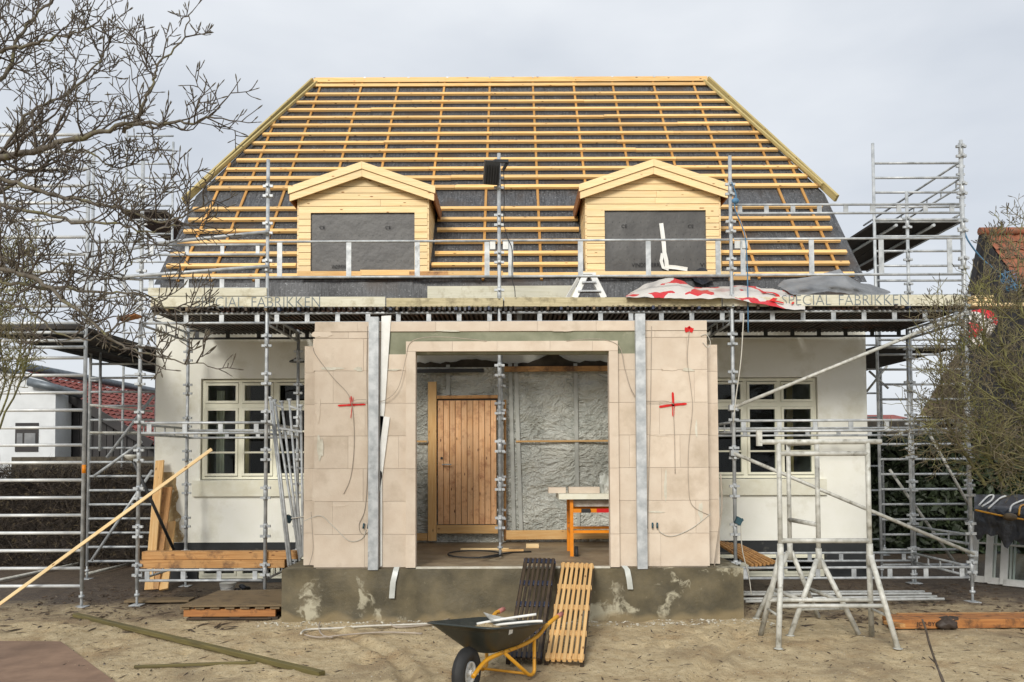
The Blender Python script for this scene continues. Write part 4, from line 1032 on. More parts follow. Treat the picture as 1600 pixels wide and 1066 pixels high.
# ---- bucket
c = PZ(342, 930, 0); c = V((P(344, 905, 10.9).x, 11.2, 0)); bk = thing('bucket', c, 'small white bucket lying under the stacked timbers', 'bucket')
part('bucket_body', MB().path([c, c+V((0, 0, .02)), c+V((0, 0, .17)), c+V((0, 0, .175))], [.08, .085, .11, .115], 18, True), M['white'], bk)
part('handle', MB().path(smooth_path([c+V((-.115, 0, .16)), c+V((-.06, -.09, .11)), c+V((.06, -.09, .11)), c+V((.115, 0, .16))]), .004, 6), M['galv'], bk)
rg = random.Random(4)
m = MB()
for k in range(6): m.sphere(c+V((.2+rg.uniform(-.07, .07), rg.uniform(-.06, .06), .03+.02*k)), .05, 6, 5, (1, .8, .7))
part('dark_bag', m, M['blacktarp'], None, 'crumpled black bag beside the white bucket', 'bag')
# ---- planks on the sand
def on_ground(name, p, q, wd, ht, mt, lab, cat, z=None):
    a = PZ(*p, (z or ht/2)); b = PZ(*q, (z or ht/2)); return tag(plank(name, a, b, wd, ht, M[mt]), lab, cat)
on_ground('ground_plank', (118, 961), (503, 1053), .07, .045, 'green_wood', 'long weathered green brown plank lying diagonally on the sand', 'plank')
on_ground('ground_batten', (210, 1042), (400, 1035), .035, .025, 'green_wood', 'short thin batten lying on the sand', 'batten')
# ---- wheelbarrow
wp = PZ(729, 1091, 0); an = R(66)
wb = thing('wheelbarrow', wp, 'dark green wheelbarrow with yellow frame standing before the porch', 'wheelbarrow')
WR = Matrix.Translation(wp) @ Matrix.Rotation(an, 4, 'Z') @ Matrix.Scale(1.03, 4)
def L(x, y, z): return WR @ V((x, y, z))     # x to the handles, y to the left, z up
WRAD = .195
prof = []
m = MB()
# tyre and rim, axle along local y
def ring(mb, rad, sec, n=28):
    pts = []
    for i in range(n+1):
        a = 2*math.pi*i/n; pts.append([L(0+(rad+r_)*math.cos(a), y_, WRAD+(rad+r_)*math.sin(a)) for r_, y_ in sec])
    mb.grid(pts)
sec = [(.058*math.cos(t)*1.0, .052*math.sin(t)) for t in [2*math.pi*k/10 for k in range(11)]]
ring(m, WRAD-.058, sec); wh = part('wheel', m, M['rubber'], wb)
rim = MB(); ring(rim, .085, [(-.012, -.035), (.0, -.04), (.0, .04), (-.012, .035), (-.012, -.035)])
for k in range(6):
    a = k*math.pi/3; rim.beam(L(.02*math.cos(a), 0, WRAD+.02*math.sin(a)), L(.082*math.cos(a), 0, WRAD+.082*math.sin(a)), .05, .022, up=(L(0, 1, 0)-L(0, 0, 0)))
rim.path([L(0, -.05, WRAD), L(0, .05, WRAD)], .024, 12); part('rim', rim, M['white'], wh)
part('axle', MB().path([L(0, -.1, WRAD), L(0, .1, WRAD)], .01, 8), M['galv_old'], wb)
# tray
def trayrow(z, x0, x1, w0, w1, n=6, rad=.09):
    o = []; tz = lambda x: z-.15*max(0, (z-.30)/.275)*(x-x0)/(x1-x0)
    cs = [(x0+rad, -w0+rad, 180, 270), (x1-rad, -w1+rad, 270, 360), (x1-rad, w1-rad, 0, 90), (x0+rad, w0-rad, 90, 180)]
    for cx_, cy_, a0, a1 in cs:
        for k in range(n+1):
            a = R(a0+(a1-a0)*k/n); xx_ = cx_+rad*math.cos(a); o.append(L(xx_, cy_+rad*math.sin(a), tz(xx_)))
    o.append(o[0]); return o
def traylv(t, ins=0):
    z = .30+.275*t; x0 = .21-.33*t+ins; x1 = .66+.28*t-ins; return (z, x0, x1, .13+.17*t-ins, .19+.13*t-ins)
tr = MB(); rws = []
for t in (0, .04, .12, .3, .55, .8, 1.0):
    z, x0, x1, w0, w1 = traylv(t); sink = 0
    rws.append(trayrow(z+.02*(1-0)*(0), x0, x1, w0, w1))
rws.append(trayrow(.57, *[a_+b_ for a_, b_ in zip(traylv(1)[1:], (-.014, .014, .014, .014))]))
inn = [trayrow(traylv(t)[0]+.006, *[a_+b_ for a_, b_ in zip(traylv(t)[1:], (.008, -.008, -.008, -.008))]) for t in (1.0, .5, .05)]
tr.grid(rws+inn)
bt = rws[0][:-1]; tr.add(bt, [tuple(range(len(bt)-1, -1, -1))]); bt = inn[-1][:-1]; tr.add(bt, [tuple(range(len(bt)))])
mt_ = surf('green_black_enamel', lin('353b38', .8), lin('2a302d', .8), 6, .45, 0, .1, 30, c3=lin('56544a'), s3=12, p3=(.64, .72))
tray = part('tray', tr, mt_, wb)
part('sticker', MB().add([L(.17, -.278, .47), L(.24, -.281, .47), L(.24, -.288, .51), L(.17, -.285, .51)], [(0, 1, 2, 3)]), M['white'], tray)
for sg in (-1, 1):
    hp = [L(-.06, sg*.085, WRAD-.01), L(.12, sg*.1, .26), L(.3, sg*.14, .283), L(.66, sg*.19, .283), L(.86, sg*.24, .32), L(.97, sg*.27, .38), L(1.14, sg*.29, .42), L(1.22, sg*.29, .425)]
    part('handle_tube', MB().path(smooth_path(hp, 5), .018, 8), M['yellow'], wb)
    part('grip', MB().path([L(1.21, sg*.29, .424), L(1.32, sg*.29, .43)], .022, 10), M['pink'], wb)
    part('leg', MB().path([L(.36, sg*.155, .28), L(.70, sg*.22, .03), L(.74, sg*.225, .016), L(.80, sg*.225, .016), L(.82, sg*.225, .04), L(.82, sg*.225, .31)], .016, 8), M['yellow'], wb)
part('cross_brace', MB().path([L(.72, -.22, .03), L(.72, .22, .03)], .012, 8), M['yellow'], wb)
# load: sand, white conduits, shovel blade
sm = MB(); rw = []
for t in (.75, .5, .2, .0):
    z, x0, x1, w0, w1 = traylv(.55); k = .96*(t/.75) if t else .02
    cx_ = (x0+x1)/2; rw.append([q.lerp(L(cx_, 0, z), 1-k)+V((0, 0, .05*(1-k)+.012*noise.noise(q*9))) for q in trayrow(z+.0, x0+.01, x1-.01, w0-.01, w1-.01)])
sm.grid(rw); part('sand_heap', sm, M['ground'], None, 'sandy rubble heaped inside the wheelbarrow', 'rubble')
for pts, lab in (([(745, 975), (790, 967), (838, 960)], 'white plastic pipe lying uppermost across the wheelbarrow'), ([(752, 979), (800, 974), (835, 971), (848, 971)], 'white plastic pipe bent over the wheelbarrow handle end')):
    pp = [P(x, y, wp.y+.38) for x, y in pts]; part('plastic_pipe', MB().path(smooth_path(pp), .011, 8), M['white'], None, lab, 'pipe', 'pipes in the wheelbarrow')
bl_ = MB(); bl_.add([L(.35, -.05, .52), L(.6, -.16, .5), L(.7, .02, .48), L(.5, .1, .56)], [(0, 1, 2, 3)]); bl_.add([q+V((0, 0, -.006)) for q in bl_.v], [(3, 2, 1, 0)])
part('shovel_blade', bl_, M['galv_old'], None, 'grey metal blade lying in the wheelbarrow', 'shovel')
# ---- two slatted pallets leaning as ramps
def ramp_pallet(tl, trr, bl2, br2, mt, crossm, lab, n=7, fr=(.0, .27, .5, .76, .97), yb=7.6):
    yt_ = PYB-.06
    a = P(*tl, yt_); b = P(*trr, yt_); c_ = PZ(*bl2, .05); d_ = PZ(*br2, .05)
    q = thing('slatted_pallet', (c_+d_)/2-V((0, 0, .05)), lab, 'pallet', 'slatted pallets leaning on the porch base')
    nrm = (b-a).cross(c_-a).normalized(); 
    if nrm.z < 0: nrm = -nrm
    wd = ((b-a).length+(d_-c_).length)/2
    for k in range(n):
        t = (k+.5)/n; p0 = a.lerp(b, t); p1 = c_.lerp(d_, t)
        plank('slat', p0, p1+(p0-p1)*rb.uniform(0, .01), wd/n*.62, .03, M[mt], q, up=nrm)
    for f in fr:
        t0, t1 = a.lerp(c_, f*.97+.015), b.lerp(d_, f*.97+.015)
        plank('cross_piece', t0-nrm*.012, t1-nrm*.012, .09, .022, M[crossm], q, up=nrm)
    for t in (.04, .96):
        p0 = a.lerp(b, t)-nrm*.055; p1 = c_.lerp(d_, t)-nrm*.055; plank('runner', p0, p1+(p0-p1)*.02, .04, .06, M['dark_wood'], q, up=nrm)
ramp_pallet((819, 873), (868, 874), (791, 1030), (845, 1031), 'dark_wood', 'blue_film', 'dark weathered slatted pallet leaning on the porch base')
ramp_pallet((877, 880), (928, 882), (851, 1032), (912, 1034), 'pine', 'pine', 'clean pale slatted pallet leaning on the porch base')
# ---- slatted duckboard on the right
q = thing('slatted_bench', P(1170, 885, 10.9), 'small slatted brown timber grid beside the right end of the porch', 'pallet')
a0, a1 = P(1124, 858, 11.3), P(1190, 855+20, 10.75); 
for k in range(7):
    s0 = P(1118+k*6, 846+k*.9, 11.9-.0*k); s1 = P(1176+k*6.2, 884-k*.7, 10.75+.03*k); plank('slat', s0, s1, .035, .04, M['timber'], q)
plank('end_rail', P(1172, 889, 10.78), P(1214, 884, 10.95), .04, .06, M['dark_wood'], q); plank('end_rail', P(1120, 852, 11.88), P(1160, 853, 11.9), .04, .06, M['dark_wood'], q)
# ---- trestles
def trestle(loc, rz, wd, zt, zk, sp, lab, rungs, flr=0, top=None, sx=.14):
    T = Matrix.Translation(loc) @ Matrix.Rotation(rz, 4, 'Z'); q = thing('trestle', loc, lab, 'trestle', 'steel trestles in front of the right window')
    G = lambda x, y, z: T @ V((x, y, z))
    for sg in (-1, 1):
        x = sg*wd/2
        pipe('upright', G(x, 0, zk-.08), G(x, 0, zt), .026, M['galv_old'], q)
        pipe('sleeve', G(x, 0, zk-.1), G(x, 0, zk+.12), .033, M['galv_old'], q)
        for sy in (-1, 1): pipe('leg', G(x, sy*.02, zk), G(x+sg*sx, sy*sp, flr), .028, M['galv_old'], q)
        part('foot_plate', MB().sphere(G(x+sg*sx, -sp, .005), .05, 8, 4, (1, 1, .15)), M['galv_old'], q)
        zz = zk*.34
        for hh_ in (zz,):
            t = 1-zz/zk; pipe('side_stay', G(x+sg*sx*t, -sp*t, zz), G(x+sg*sx*t, sp*t, zz), .014, M['galv_old'], q)
    for z in rungs: pipe('rung', G(-wd/2, 0, z), G(wd/2, 0, z), .026, M['galv_old'], q)
    for sy in (-1, 1):
        zz = zk*.45; t = 1-zz/zk; pipe('spreader', G(-wd/2-sx*t, sy*sp*t, zz), G(wd/2+sx*t, sy*sp*t, zz), .022, M['galv_old'], q)
    if top:
        pipe('top_bar', G(-wd/2-top, 0, zt+.01), G(wd/2+top*.7, 0, zt+.01), .028, M['galv_old'], q)
        part('stop_plate', MB().box(G(-wd/2-top, 0, zt+.05), (.05, .05, .16), Matrix.Rotation(rz, 3, 'Z')), M['galv_old'], q)
tl = PZ(1312, 1003, 0); yc = 8.27
xa, xb = P(1218, 750, yc).x, P(1356, 750, yc).x
trestle(V(((xa+xb)/2, yc, 0)), R(-1), xb-xa, P(1280, 692, yc).z, P(1280, 868, yc).z, .3, 'nearer wide galvanised steel trestle in front of the right window', (P(1280, 709, yc).z, P(1280, 845, yc).z), top=.2, sx=.13)
yc = 9.05; xm = (P(1233, 760, yc+.0).x+P(1275, 760, yc).x)/2
trestle(V((xm, yc, 0)), R(-85), .72, P(1250, 690, yc).z, P(1250, 868, yc).z, .38, 'farther galvanised steel trestle turned sideways behind the wide one', (P(1250, 816, yc).z, P(1250, 690, yc).z-.02), sx=.1)
# ---- frames lying on the ground at right
for k, (p, q_) in enumerate((((1160, 929), (1455, 928)), ((1165, 940), (1475, 936)))):
    a = PZ(*p, .05); b = PZ(*q_, .05); m = MB(); m.tube(a, b, .018, 8); m.tube(a+V((0, .18, 0)), b+V((0, .18, 0)), .018, 8)
    for j in range(7): c_ = a.lerp(b, .04+.92*j/6); m.bb(c_.x-.03, c_.x+.03, c_.y+.0, c_.y+.18, .045, .055)
    part('lying_ladder_frame', m, M['plate'], None, ('farther', 'nearer')[k]+' white ladder beam lying on the mud below the right scaffold bay', 'ladder beam', 'ladder beams on the ground')
# ---- timber stack bottom right
tm = [((1392, 975), (1660, 976), .14, .07, 0), ((1385, 968), (1660, 966), .12, .06, 0)]
st = thing('timber_beam', PZ(1500, 984, 0), 'nearer orange formwork beam lying on the sand, lettered on its side', 'beam', 'formwork beams on the sand')
a = PZ(1394, 984, 0)+V((0, .06, .055)); b = PZ(1680, 984, 0)+V((0, .06, .055)); b.y = a.y+.05
bm_ = plank('beam_body', a, b, .11, .1, M['orange_timber'], st)
lettering('JCP-BYG!', M['dark_ink'], V((P(1432, 976, a.y-.058).x, a.y-.058, .028)), .27, .055, st)
plank('beam_cap', a+V((.05, .1, .035)), b+V((0, .1, .035)), .1, .035, M['orange_timber'], st)
st2 = thing('timber_beam', PZ(1500, 970, 0), 'farther paler formwork beam lying behind the lettered one', 'beam', 'formwork beams on the sand')
plank('beam_body', a+V((.28, .32, -.005)), b+V((0, .3, -.005)), .2, .08, M['timber'], st2)
plank('beam_cap', a+V((.05, .23, .0)), b+V((0, .21, .0)), .09, .1, M['orange_timber'], st2)
tag(plank('short_offcut', PZ(1388, 974, .1)+V((0, .05, 0)), PZ(1418, 981, .12)+V((0, .1, 0)), .06, .04, M['timber']), 'short offcut lying on the end of the formwork beams', 'offcut')
m = MB()
m.sphere(a+V((.6, -.05, .0)), .1, 16, 10, (1.1, .8, .62)); m.sphere(a+V((.66, .02, .045)), .07, 14, 8, (1.7, 1.0, .35))
m.v = [q+V((noise.noise(q*22), noise.noise(q*25+V((3, 0, 0))), noise.noise(q*22+V((0, 5, 0)))))*.028 for q in m.v]
part('mud_clod', m, surf('wet_mud', lin('3d3128', .7), lin('4c3f34', .7), 20, .6, 0, .6, 30), None, 'dark mud clod sitting on the formwork beam', 'clod')
# ---- table saw
ts = thing('table_saw', P(905, 870, 10.75), 'orange framed block saw with dusty grey table inside the porch', 'table saw')
YA, YB_ = 10.55, 11.15
zt_s = P(900, 772, YA).z; ztab = P(900, 780, YA).z
xl_, xr_ = P(893, 800, YA).x, P(968, 800, YA).x
for x in (xl_, xr_):
    for y in (YA, YB_): part('leg', MB().bb(x-.022, x+.022, y-.022, y+.022, FZ+.006, ztab), M['orange'], ts)
for y in (YA, YB_):
    for zz, h in ((P(900, 798, YA).z, .05), (P(900, 831, YA).z, .035)): part('rail', MB().bb(xl_+.024, xr_-.024, y-.018, y+.018, zz-h/2, zz+h/2), M['orange'], ts)
for x in (xl_, xr_): part('side_rail', MB().bb(x-.016, x+.016, YA+.024, YB_-.024, P(900, 831, YA).z-.015, P(900, 831, YA).z+.015), M['orange'], ts)
part('saw_table', MB().bb(xl_-.17, xr_+.1, YA-.1, YB_+.1, ztab+.002, ztab+.07), M['sill'], ts)
part('water_tray', MB().bb(xl_+.03, xr_-.02, YA+.04, YB_-.04, ztab-.1, ztab-.02), M['galv_old'], ts)
part('red_guard', MB().bb(P(932, 798, YA).x, xr_-.025, YA-.03, YA-.02, P(900, 801, YA).z, P(900, 796, YA).z+.01), M['red'], ts)
part('motor', MB().path([P(943, 768, YA+.2), P(958, 768, YA+.2)], .09, 14), M['galv_old'], ts)
part('switch_box', MB().bb(P(908, 798, YA).x, P(922, 798, YA).x, YA-.06, YA-.02, P(900, 801, YA).z, P(900, 795, YA).z), M['black'], ts)
part('wheel', MB().path([P(898, 866, YA+.02)+V((0, 0, .02)), P(903, 866, YA+.02)+V((0, 0, .02))], .085, 16), M['black'], ts)
for (x0, y0, x1, y1, dd, lab) in ((857, 760, 884, 769, YA+.15, 'left offcut block on the saw table'), (889, 761, 937, 771, YA+.05, 'long pale block lying on the saw table')):
    a = P(x0, y1, dd); b = P(x1, y0, dd); zz = ztab+.072; part('cut_block', MB().bb(a.x, b.x, dd, dd+.2, zz, zz+b.z-a.z), M['block'], None, lab, 'block')
wr = MB(); rw = []
for j in range(5): rw.append([P(937+i*3.5, 742+j*8+2*math.sin(i*2+j), YA+.2+.05*math.sin(i*1.7+j*2)) for i in range(6)])
wr.grid(rw); part('plastic_wrap', wr, M['tape'], None, 'crumpled clear film at the right end of the saw', 'film')
# porch floor litter
for (p, q_, w_, h_, m, lab) in (((700+20, 858), (795, 857), .07, .02, 'siding', 'pale lath lying on the porch floor before the door'), ((785, 860), (818, 860), .06, .03, 'pine', 'short offcut on the porch floor at the scaffold tube'), ((822, 853), (842, 853), .08, .06, 'siding', 'small pale block on the porch floor near the saw')):
    a = PZ(*p, FZ+.006+h_/2); b = PZ(*q_, FZ+.006+h_/2); b.y = a.y; tag(plank('offcut', a, b, w_, h_, M[m]), lab, 'offcut')
part('hose', MB().path([PZ(742+42*math.cos(t*.1257), 866+5.5*math.sin(t*.1257), FZ+.02+.0006*t) for t in range(0, 62)]+[PZ(800, 863, FZ+.02), PZ(830, 862, FZ+.02)], .011, 6), M['black'], None, 'black cable coiled in a loop on the porch floor', 'cable')
# ---- leaning props (left of the porch)
lf = thing('scaffold_bundle', P(455, 860, 10.9), 'bundle of slim scaffold frames leaning between scaffold and porch on the left', 'scaffold frame')
for (x0, y0, x1, y1) in ((422, 622, 451, 884), (425, 628, 455, 884), (429, 626, 469, 878), (440, 628, 470, 872), (452, 625, 472, 870), (470, 634, 474, 868)):
    pipe('tube', P(x0, y0, 10.85), P(x1, y1, 10.3), .017, M['galv'], lf)
    pipe('tube_end', P(x0, y0, 10.85)+V((-.03, 0, .0)), P(x0, y0, 10.85)+V((.03, 0, .0)), .02, M['galv'], lf)
for (x0, y0, x1, y1) in ((428, 632, 443, 637), (453, 635, 471, 641), (436, 669, 472, 675), (444, 728, 474, 733), (460, 824, 474, 829)):
    plank('cross_plate', P(x0, y0, 10.7), P(x1, y1, 10.72), .02, .03, M['galv'], lf)
# ---- tarps on the deck
def cloth(poly_top, poly_bot, d0, d1, n, mt, nm, lab, cat, amp=.05, seed=0, rowsn=9, glyphs=()):
    rw = []
    for j in range(rowsn):
        t = j/(rowsn-1); r_ = []
        for i in range(n+1):
            s_ = i/n
            def at(pl): 
                k = s_*(len(pl)-1); i0 = min(int(k), len(pl)-2); f = k-i0; return (pl[i0][0]*(1-f)+pl[i0+1][0]*f, pl[i0][1]*(1-f)+pl[i0+1][1]*f)
            a = at(poly_top); b = at(poly_bot); px = a[0]*(1-t)+b[0]*t; py = a[1]*(1-t)+b[1]*t
            bul = math.sin(math.pi*t)*.14
            d = d0*(1-t)+d1*t-bul+amp*noise.fractal(V((px*.035+seed, py*.09, seed)), 1, 2, 4)
            r_.append(P(px, py+2.2*noise.noise(V((px*.06, t*3, seed))), d))
        rw.append(r_)
    o_ = part(nm, MB().grid(rw), M[mt], None, lab, cat)
    def on(s_, t):
        fi = min(max(s_, 0), .999)*n; fj = min(max(t, 0), .999)*(rowsn-1); i, j = int(fi), int(fj); u_, v_ = fi-i, fj-j
        return (rw[j][i]*(1-u_)+rw[j][i+1]*u_)*(1-v_)+(rw[j+1][i]*(1-u_)+rw[j+1][i+1]*u_)*v_
    for (ch_, s0, s1, t0, t1) in glyphs:
        me = text_mesh(ch_, M['red'])
        for q in me.vertices: q.co = on(s0+(s1-s0)*q.co.x, t1+(t0-t1)*q.co.y)+V((0, -.03, .012))-MW[o_].translation
        link(bpy.data.objects.new('lettering', me), MW[o_], o_)
    return o_
cloth([(978, 462), (1005, 446), (1030, 437), (1052, 434), (1070, 440), (1082, 449), (1110, 450), (1150, 446), (1180, 448), (1235, 456), (1258, 466)], [(978, 464), (1010, 465), (1050, 466), (1080, 467), (1115, 466), (1150, 467), (1175, 473), (1200, 477), (1230, 483), (1258, 484)], 11.0, 10.33, 60, 'banner', 'printed_sheet', 'white plastic sheet with red print heaped on the scaffold deck', 'sheet', .05, 2, 14, (('2', .80, .87, .25, .8), ('7', .9, .955, .3, .8)))
cloth([(1215, 446), (1225, 437), (1260, 434), (1300, 424), (1312, 420), (1322, 431), (1345, 442), (1372, 448), (1390, 455)], [(1240, 462), (1262, 460), (1290, 456), (1310, 456), (1335, 461), (1350, 462), (1370, 463), (1380, 462), (1392, 458)], 11.3, 10.7, 50, 'grey_tarp', 'grey_tarp', 'grey tarpaulin crumpled on the scaffold deck at right', 'tarpaulin', .09, 7, 14)
cloth([(1514, 486), (1530, 482), (1550, 486), (1560, 500)], [(1514, 548), (1525, 545), (1540, 535), (1556, 512)], 12.4, 12.3, 22, 'banner', 'hanging_sheet', 'white sheet with red print hanging at the right scaffold corner', 'sheet', .08, 4, 14)
for k, (x0, x1, y) in enumerate(((1516, 1545, 466), (1516, 1550, 472), (1512, 1640, 478))):
    tag(plank('yellow_board', P(x0, y, 12.5), P(x1, y, 12.5), .25, .05, M['siding']), ('top', 'middle', 'bottom long')[k]+' yellow board stacked at the right scaffold corner', 'board', 'yellow boards at the right corner')
# ---- step ladder on the deck
sl_ = thing('step_ladder', P(918, 466, 11.2), 'white folding step ladder standing on the scaffold deck', 'step ladder')
for (x0, y0, x1, y1, d0, d1, w_) in ((908, 428, 886, 466, 11.35, 11.45, .05), (914, 432, 898, 466, 11.15, 11.0, .085), (926, 430, 944, 466, 11.15, 11.0, .085), (922, 428, 936, 462, 11.35, 11.45, .05)):
    plank('rail', P(x0, y0, d0), P(x1, y1, d1), .03, w_, M['white'], sl_, up=(1, 0, .3))
for t in (.3, .7): plank('tread', P(914-16*t, 432+34*t, 11.12-.12*t), P(926+18*t, 431+35*t, 11.12-.12*t), .09, .025, M['alu'], sl_)
plank('top_cap', P(905, 430, 11.25), P(930, 430, 11.25), .2, .03, M['white'], sl_)
# ---- old windows under black tarp
ow = [((1528, 0), 'leftmost'), ((1568, 0), 'middle'), ((1600, 0), 'right')]
for k in range(3):
    x0 = 1530+k*24; th = R(-48)
    b0 = PZ(x0-10, 908+k*3, 0); q = thing('old_window', b0, ('leftmost', 'middle', 'rightmost')[k]+' old white casement window standing in the stack under the black tarp', 'window', 'old windows under the tarp')
    ax = V((math.cos(th), math.sin(th), 0)); upv = V((.26, .3, 1)).normalized(); nn = ax.cross(upv).normalized()
    Wd, Hd, fr_ = .8, 1.1, .1
    pt = lambda u_, v_: b0+ax*u_+upv*v_
    for (u0_, v0_, u1_, v1_, w_) in ((0, 0, 0, Hd, fr_), (Wd, 0, Wd, Hd, fr_), (0, .035, Wd, .035, fr_), (0, Hd-.035, Wd, Hd-.035, fr_)):
        plank('frame_rail', pt(u0_, v0_), pt(u1_, v1_), .05, w_, M['white'], q, up=(upv if u0_ != u1_ else ax))
    for f in (.36, .68): plank('glazing_bar', pt(Wd*f, .05), pt(Wd*f, Hd-.05), .03, .025, M['white'], q, up=ax)
    plank('glazing_bar', pt(.03, Hd*.55), pt(Wd-.03, Hd*.55), .03, .025, M['white'], q, up=upv)
    part('pane', MB().add([pt(.03, .05), pt(Wd-.03, .05), pt(Wd-.03, Hd-.05), pt(.03, Hd-.05)], [(0, 1, 2, 3)]), M['glass'], q)
rw = []
for j in range(12):
    r_ = []
    for i in range(22):
        s_, t = i/21, j/11
        x = 1522+s_*110; y = 772+t*70+(6*math.sin(s_*9)+8*math.sin(s_*4+1))*t
        if t < .45: d = 12.6-1.2*t/.45; y = 773+t/.45*22
        else: d = 11.4+.02*math.sin(s_*14); y = 795+(t-.45)/.55*(36+7*math.sin(s_*17)+5*math.sin(s_*31)+34*s_)
        r_.append(P(x, y+2*noise.noise(V((i*.5, j*.6, 1))), d+.05*noise.noise(V((i*.6, j*.8, 9)))))
    rw.append(r_)
tarp = part('black_tarp', MB().grid(rw), M['blacktarp'], None, 'shiny black tarpaulin over the stack of old windows', 'tarpaulin')
for pts, mt in (([(1530, 790), (1543, 777), (1552, 775), (1549, 783), (1535, 792)], 'white'), ([(1545, 795), (1562, 780), (1572, 776)], 'white'), ([(1578, 800), (1582, 790), (1600, 782)], 'white'), ([(1524, 798), (1560, 806), (1600, 813)], 'yellow'), ([(1592, 806), (1594, 793), (1600, 790)], 'yellow')):
    part('tarp_print', MB().path(smooth_path([P(x, y-1, 12.6-1.2*min(1, max(0, (y-773)/22))-.06) for x, y in pts]), .014, 5), M[mt], tarp)
part('stone', MB().sphere(P(1578, 808, 11.3), .08, 10, 7, (1.3, .8, .7)), M['grey_wood'], None, 'brown stone weighing down the black tarp', 'stone')
# ---- straps on the base, wires, sockets
for pts, lab in (([(620, 886, 9.44), (618, 893, 9.4), (614, 910, 9.39), (612, 935, 9.38)], 'pale strap hanging over the porch base at left'), ([(975, 884, 9.45), (980, 890, 9.4), (983, 905, 9.38), (985, 921, 9.38)], 'pale strap hanging over the porch base at right')):
    rw = [];
    for x, y, d in pts: c_ = P(x, y, d); rw.append([c_+V((-.032, 0, 0)), c_+V((.032, -.003, 0))])
    part('strap', MB().grid(rw), M['tape'], None, lab, 'strap')
def wire(pts, r_, mt, lab, d=PY-.012, nm='cable'):
    return part(nm, MB().path(smooth_path([P(x, y, d) for x, y in pts], 5), r_, 5), M[mt], None, lab, 'cable')
wire([(489, 543), (494, 556), (520, 590), (545, 618), (552, 650), (553, 700), (548, 745), (537, 772)], .0042, 'cable', 'thin cable running down the left porch wall through the red cross')
wire([(549, 632), (556, 625), (578, 625), (600, 626), (622, 606), (634, 560), (640, 537), (660, 528), (700, 527), (760, 533)], .0042, 'cable', 'cable looping from the left red cross over the porch lintel', PY-.05)
wire([(574, 510), (573, 600), (575, 700), (571, 790), (561, 820), (566, 835), (578, 830)], .0042, 'cable', 'cable hanging beside the left steel post')
wire([(473, 815), (500, 806), (520, 822), (545, 845), (565, 842), (572, 828)], .0045, 'cable_white', 'pale cable sagging across the foot of the left porch wall')
wire([(486, 800), (488, 830), (489, 860), (483, 884)], .0042, 'cable', 'short dark cable at the foot of the left porch wall edge')
wire([(885, 533), (935, 530), (967, 541), (976, 575), (988, 612), (1005, 626), (1040, 627), (1053, 632)], .0042, 'cable', 'cable looping from the lintel to the right red cross', PY-.05)
wire([(1052, 635), (1054, 680), (1055, 740)], .005, 'cable', 'thin cable hanging from the right red cross')
wire([(1077, 517), (1074, 560), (1080, 610), (1082, 640), (1076, 700), (1076, 760), (1082, 790), (1108, 805)], .0042, 'cable', 'cable from the red dot down the right porch wall')
wire([(1018, 510), (1017, 600), (1015, 700), (1013, 780), (1012, 826)], .0042, 'cable', 'cable hanging beside the right steel post')
wire([(1110, 803), (1080, 826), (1050, 838), (1032, 832), (1028, 822)], .0045, 'cable_white', 'pale cable sagging across the foot of the right porch wall')
wire([(1126, 740), (1128, 790), (1122, 840), (1116, 886)], .009, 'cable', 'grey cable hanging at the right edge of the porch', PY+.1)
wire([(1162, 490), (1158, 560), (1150, 620), (1146, 660)], .008, 'cable_white', 'white rope hanging from the deck by the right scaffold tube', SF-.1)
wire([(1095, 525), (1104, 523), (1110, 535), (1106, 543), (1098, 535)], .0045, 'cable_white', 'small coil of cable at the top right porch corner')
for (x, y, lab) in ((572, 822, 'paired cable ends low on the left porch wall'), (1023, 821, 'paired cable ends low on the right porch wall')):
    c_ = P(x, y, PY-.02); m = MB(); m.tube(c_+V((-.025, 0, .03)), c_+V((-.03, -.02, -.03)), .012, 6); m.tube(c_+V((.03, 0, .03)), c_+V((.025, -.02, -.03)), .012, 6); part('cable_end', m, M['teal'], None, lab, 'cable end')
for (x, y, d, lab) in ((451, 811, 10.6, 'teal plug connector hanging by the left scaffold frames'), (1154, 798+16, SF-.05, 'teal plug connector hanging by the right scaffold tube')):
    part('plug', MB().box(P(x, y, d), (.08, .07, .09), Matrix.Rotation(.5, 3, 'Y')).tube(P(x, y, d), P(x+7, y-2, d), .02, 8), M['teal'], None, lab, 'plug')
wire([(1157, 815), (1160, 860), (1170, 900), (1174, 930)], .007, 'cable_white', 'cable hanging from the right plug to the ground', SF-.06)
wire([(455, 810), (470, 808), (478, 806)], .007, 'cable_white', 'short white cable from the left plug to the porch', 10.4)
# red marks: sprayed paint on the blocks
def spray(strokes, nm, lab):
    m = MB()
    for pts, w_ in strokes:
        rw = []
        pr = smooth_path([P(x, y, PY-.0115) for x, y in pts], 6)
        for i, c_ in enumerate(pr):
            t = (pr[min(i+1, len(pr)-1)]-pr[max(0, i-1)]).normalized(); n_ = V((-t.z, 0, t.x)); k = w_*(1+.35*noise.noise(V((i*.7, w_*50, 3))))*(.55 if i in (0, len(pr)-1) else 1)
            rw.append([c_+n_*k/2, c_-n_*k/2])
        m.grid(rw)
    part(nm, m, M['red'], porch, label=lab)
spray([([(528, 634), (545, 633), (571, 632)], .022), ([(548.5, 619), (549.5, 632)], .014), ([(546, 621), (549, 634)], .008), ([(552, 621), (550, 636), (548, 654)], .007)], 'red_mark', 'red sprayed cross on the left wall')
spray([([(1030, 636), (1050, 633), (1073, 631)], .03), ([(1051, 613), (1052, 632), (1052, 651)], .028)], 'red_mark', 'red sprayed cross on the right wall')
spray([([(1070, 516), (1077, 515), (1083, 517)], .055), ([(1076, 510), (1078, 513)], .03)], 'red_mark', 'red sprayed dot on the right wall')
